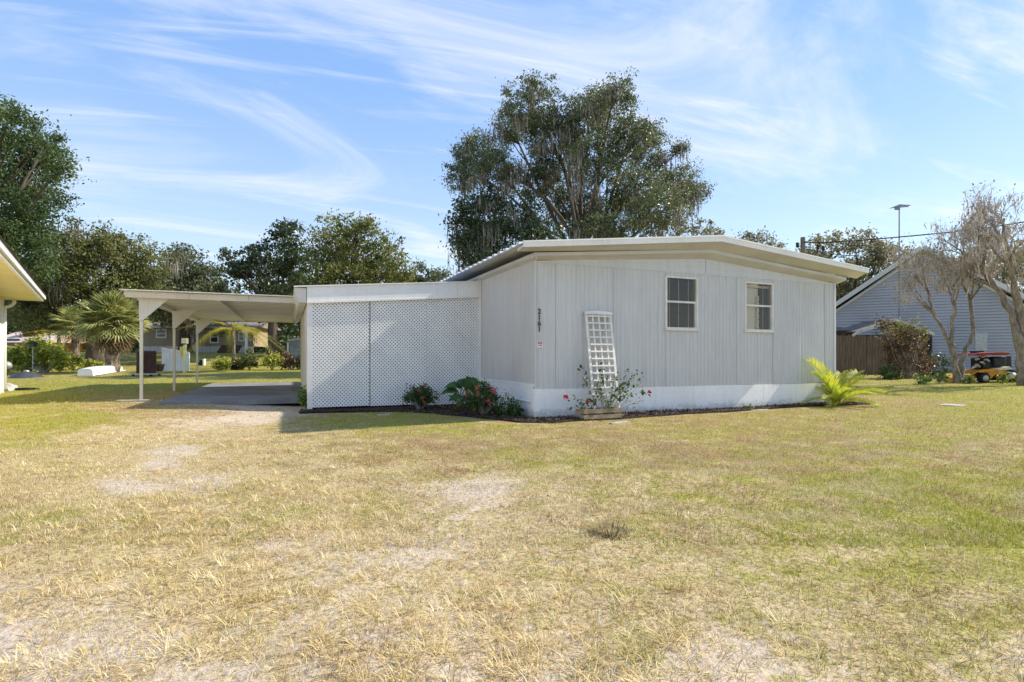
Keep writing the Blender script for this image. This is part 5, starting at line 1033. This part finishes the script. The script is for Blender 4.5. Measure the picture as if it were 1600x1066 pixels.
# ------------------------------------------------------------------ vine hedge and low shrubs on the left
shrub('vine_hedge', 'mounded hedge overgrown with yellow-green vines beside the neighbour house', 70, 581, [(40, 558, 36, 24), (75, 554, 34, 24), (105, 566, 26, 16), (25, 562, 22, 20), (60, 545, 26, 12)], .20, 3800, 'leaf_hedge', 230, Y=26.5, clump=.3, cat='hedge', dpt=.5)
shrub('low_shrub', 'low leafy shrub between the vine hedge and the palm trunk', 150, 578, [(135, 572, 16, 8), (155, 572, 14, 7)], .15, 700, 'leaf_hedge', 231, Y=27.5, clump=.2, dpt=.5)
for k, (px, rx, ry, py, m_, lb) in enumerate(((345, 13, 9, 567, 'leaf_hedge', 'low olive shrub left of the young feather palm'), (390, 15, 11, 564, 'leaf_yellow', 'yellowish shrub right of the young feather palm'), (425, 16, 13, 562, 'leaf_hedge', 'rounded shrub near the tarp shelter'), (455, 18, 14, 563, 'leaf_brown', 'brownish shrub in front of the tarp shelter'), (480, 16, 13, 562, 'leaf_bush', 'green shrub partly hidden by the lattice edge'), (370, 9, 6, 570, 'leaf_brown', 'small brown plant at the feather palm base'))):
    shrub('low_shrub', lb, px, 578, [(px, py, rx, ry), (px+rx*.5, py+2, rx*.6, ry*.7), (px-rx*.4, py+3, rx*.6, ry*.6)], .16, 800, m_, 240+k, Y=29.5+.1*k, clump=.22, dpt=.5)

# ------------------------------------------------------------------ trees
tree('live_oak', 'great live oak hung with grey moss rising behind the mobile home', 29, 905, [(830, 165, 52, 42), (800, 200, 30, 30), (860, 215, 55, 45), (905, 190, 45, 38), (960, 150, 36, 28), (930, 165, 40, 30), (985, 205, 45, 34), (1010, 235, 36, 40), (930, 250, 60, 45), (1055, 290, 46, 38), (1030, 330, 55, 36), (990, 300, 50, 40), (1075, 305, 28, 24), (745, 240, 40, 34), (720, 270, 24, 34), (775, 265, 38, 34), (850, 280, 50, 34), (900, 330, 60, 40), (960, 360, 60, 36), (1062, 235, 16, 12)], .125, 100000, 'leaf_oak', 301, 6.5, 5400, .34, .42, clump=.36, shell=.5, mossl=(.25, 1.25), grow=.96)
tree('dense_evergreen', 'dense dark evergreen crown touching the left of the great oak', 27, 775, [(770, 330, 42, 44), (735, 360, 32, 44), (775, 380, 44, 40), (820, 345, 30, 40), (745, 395, 34, 34), (850, 370, 40, 26), (720, 330, 16, 20)], .17, 15000, 'leaf_dark', 302, 3.0, 1200, .3, .35, clump=.42, shell=.5)
tree('oak_tree', 'tall leafy oak with ragged crown above the house with the bounce-yellowed eave', 27, -45, [(10, 195, 55, 40), (55, 240, 46, 34), (95, 262, 30, 24), (25, 270, 60, 40), (60, 310, 44, 28), (0, 330, 60, 50), (45, 355, 50, 36), (-40, 240, 60, 70), (30, 400, 60, 40), (-40, 380, 60, 60), (80, 225, 22, 18)], .16, 42000, 'leaf_left', 303, 5.0, 0, .32, .35, clump=.48)
tree('oak_tree', 'broad rounded oak with olive crown behind the cabbage palm', 33, 150, [(140, 385, 55, 36), (190, 395, 46, 32), (100, 400, 44, 36), (225, 415, 34, 30), (150, 440, 70, 40), (210, 455, 50, 40), (80, 450, 50, 40), (30, 450, 50, 40), (60, 490, 50, 36)], .18, 34000, 'leaf_oak_lit', 304, 6.0, 800, .45, .4, clump=.55)
tree('oak_tree', 'grey-green oak left of the magnolia behind the carport', 42, 290, [(290, 420, 40, 30), (255, 440, 34, 34), (325, 440, 36, 32), (290, 470, 60, 36), (245, 480, 40, 34), (340, 480, 40, 34), (280, 405, 20, 14)], .24, 15000, 'leaf_grey', 305, 6.0, 600, .4, .4, clump=.65)
tree('magnolia_tree', 'dark glossy magnolia rising above the carport roof', 38, 430, [(440, 362, 28, 22), (420, 395, 34, 26), (455, 395, 26, 30), (400, 430, 40, 34), (445, 440, 36, 40), (425, 480, 44, 36), (370, 420, 24, 18), (352, 400, 16, 9), (470, 480, 34, 34)], .24, 13000, 'leaf_dark', 306, 5.0, 0, .35, .4, clump=.5)
tree('oak_tree', 'yellow-green oak with wide crown above the lattice enclosure', 44, 560, [(520, 370, 40, 28), (560, 362, 40, 26), (505, 400, 44, 34), (560, 405, 56, 40), (600, 400, 38, 34), (620, 420, 30, 30), (540, 440, 70, 36), (610, 450, 50, 30), (565, 345, 22, 10), (500, 450, 50, 40)], .26, 19000, 'leaf_yellow', 307, 7.0, 0, .45, .4, clump=.65)
tree('oak_tree', 'small olive tree between the yellow-green oak and the great oak', 46, 660, [(655, 432, 26, 18), (685, 440, 22, 16), (640, 450, 30, 20), (700, 455, 30, 20)], .26, 5000, 'leaf_grey', 308, 4.0, 0, .25, .4, clump=.6)
tree('oak_tree', 'sparse grey-leaved tree behind the utility pole', 37, 1320, [(1300, 385, 34, 22), (1335, 378, 34, 20), (1370, 392, 34, 24), (1275, 395, 24, 18), (1345, 410, 50, 26), (1310, 430, 40, 36), (1400, 405, 34, 20), (1340, 470, 50, 50)], .22, 8500, 'leaf_sparse', 309, 5.0, 300, .3, .35, clump=.6)
tree('oak_tree', 'small-leaved treetop just above the roof ridge', 40, 1185, [(1180, 372, 26, 11), (1205, 380, 22, 12), (1165, 380, 16, 9), (1190, 400, 40, 20)], .2, 2200, 'leaf_sparse', 310, 3.0, 0, .25, .4, clump=.45)
tree('oak_tree', 'pale yellowish treetop at the right end of the great oak', 42, 1090, [(1085, 355, 26, 14), (1110, 362, 18, 12), (1060, 360, 30, 20), (1090, 390, 40, 26)], .22, 2600, 'leaf_sparse', 311, 3.0, 0, .25, .4, clump=.45)
tree('oak_tree', 'hazy moss-hung tree behind the blue house gable', 44, 1560, [(1540, 420, 50, 30), (1590, 410, 40, 34), (1490, 430, 40, 26), (1610, 440, 40, 40)], .24, 5000, 'leaf_sparse', 312, 4.0, 600, .3, .4, clump=.6)
# distant wood closing the view: reads as one mass
r = np.random.default_rng(400); bl = []
for k in range(70):
    px = -150+k*14+random.uniform(-10, 10); Yw = random.uniform(55, 70); h = random.uniform(455, 500); bl.append((P(px, h, Yw), 3.2, 3, 3.2)); bl.append((P(px, h+40, Yw-3), 3.4, 3, 3.2)); bl.append((P(px, 545, Yw-5), 3.2, 3, 2.4))
for k in range(40):
    px = 1000+k*20+random.uniform(-10, 10); Yw = random.uniform(58, 72); bl.append((P(px, random.uniform(440, 480), Yw), 3.4, 3, 3.2)); bl.append((P(px, 520, Yw-4), 3.4, 3, 3.4))
pts, cc = clump_points(bl, 150000, r, .9, .3); pts = pts[pts[:, 2] > gh(pts[:, 0], pts[:, 1])]
o = np_mesh('distant_wood', leaf_quads(pts, .42, r), 4, 'leaf_far'); tag(o, 'distant line of mixed green woodland closing the view', 'woodland', kind='stuff')
# dark dry clump in the lawn
p = Gp(953, 836); r = np.random.default_rng(500); n = 420; a = r.random(n)*6.28; rad = .10*np.sqrt(r.random(n)); x = p.x+np.cos(a)*rad; y = p.y+np.sin(a)*rad; L_ = .05+.07*r.random(n); ln = .4+.7*r.random(n)
b0 = np.stack([x, y, np.full(n, p.z-.005)], 1); sdv = np.stack([-np.sin(a), np.cos(a), 0*a], 1)*.0022; tipv = b0+np.stack([np.cos(a)*L_*np.sin(ln), np.sin(a)*L_*np.sin(ln), L_*np.cos(ln)], 1)
o = np_mesh('dry_weed_clump', np.stack([b0-sdv, b0+sdv, tipv], 1).reshape(-1, 3), 3, mat('weed_dry', (.20, .155, .07), .8, island=.4)); tag(o, 'dark dry weed clump alone in the middle of the lawn', 'weed')
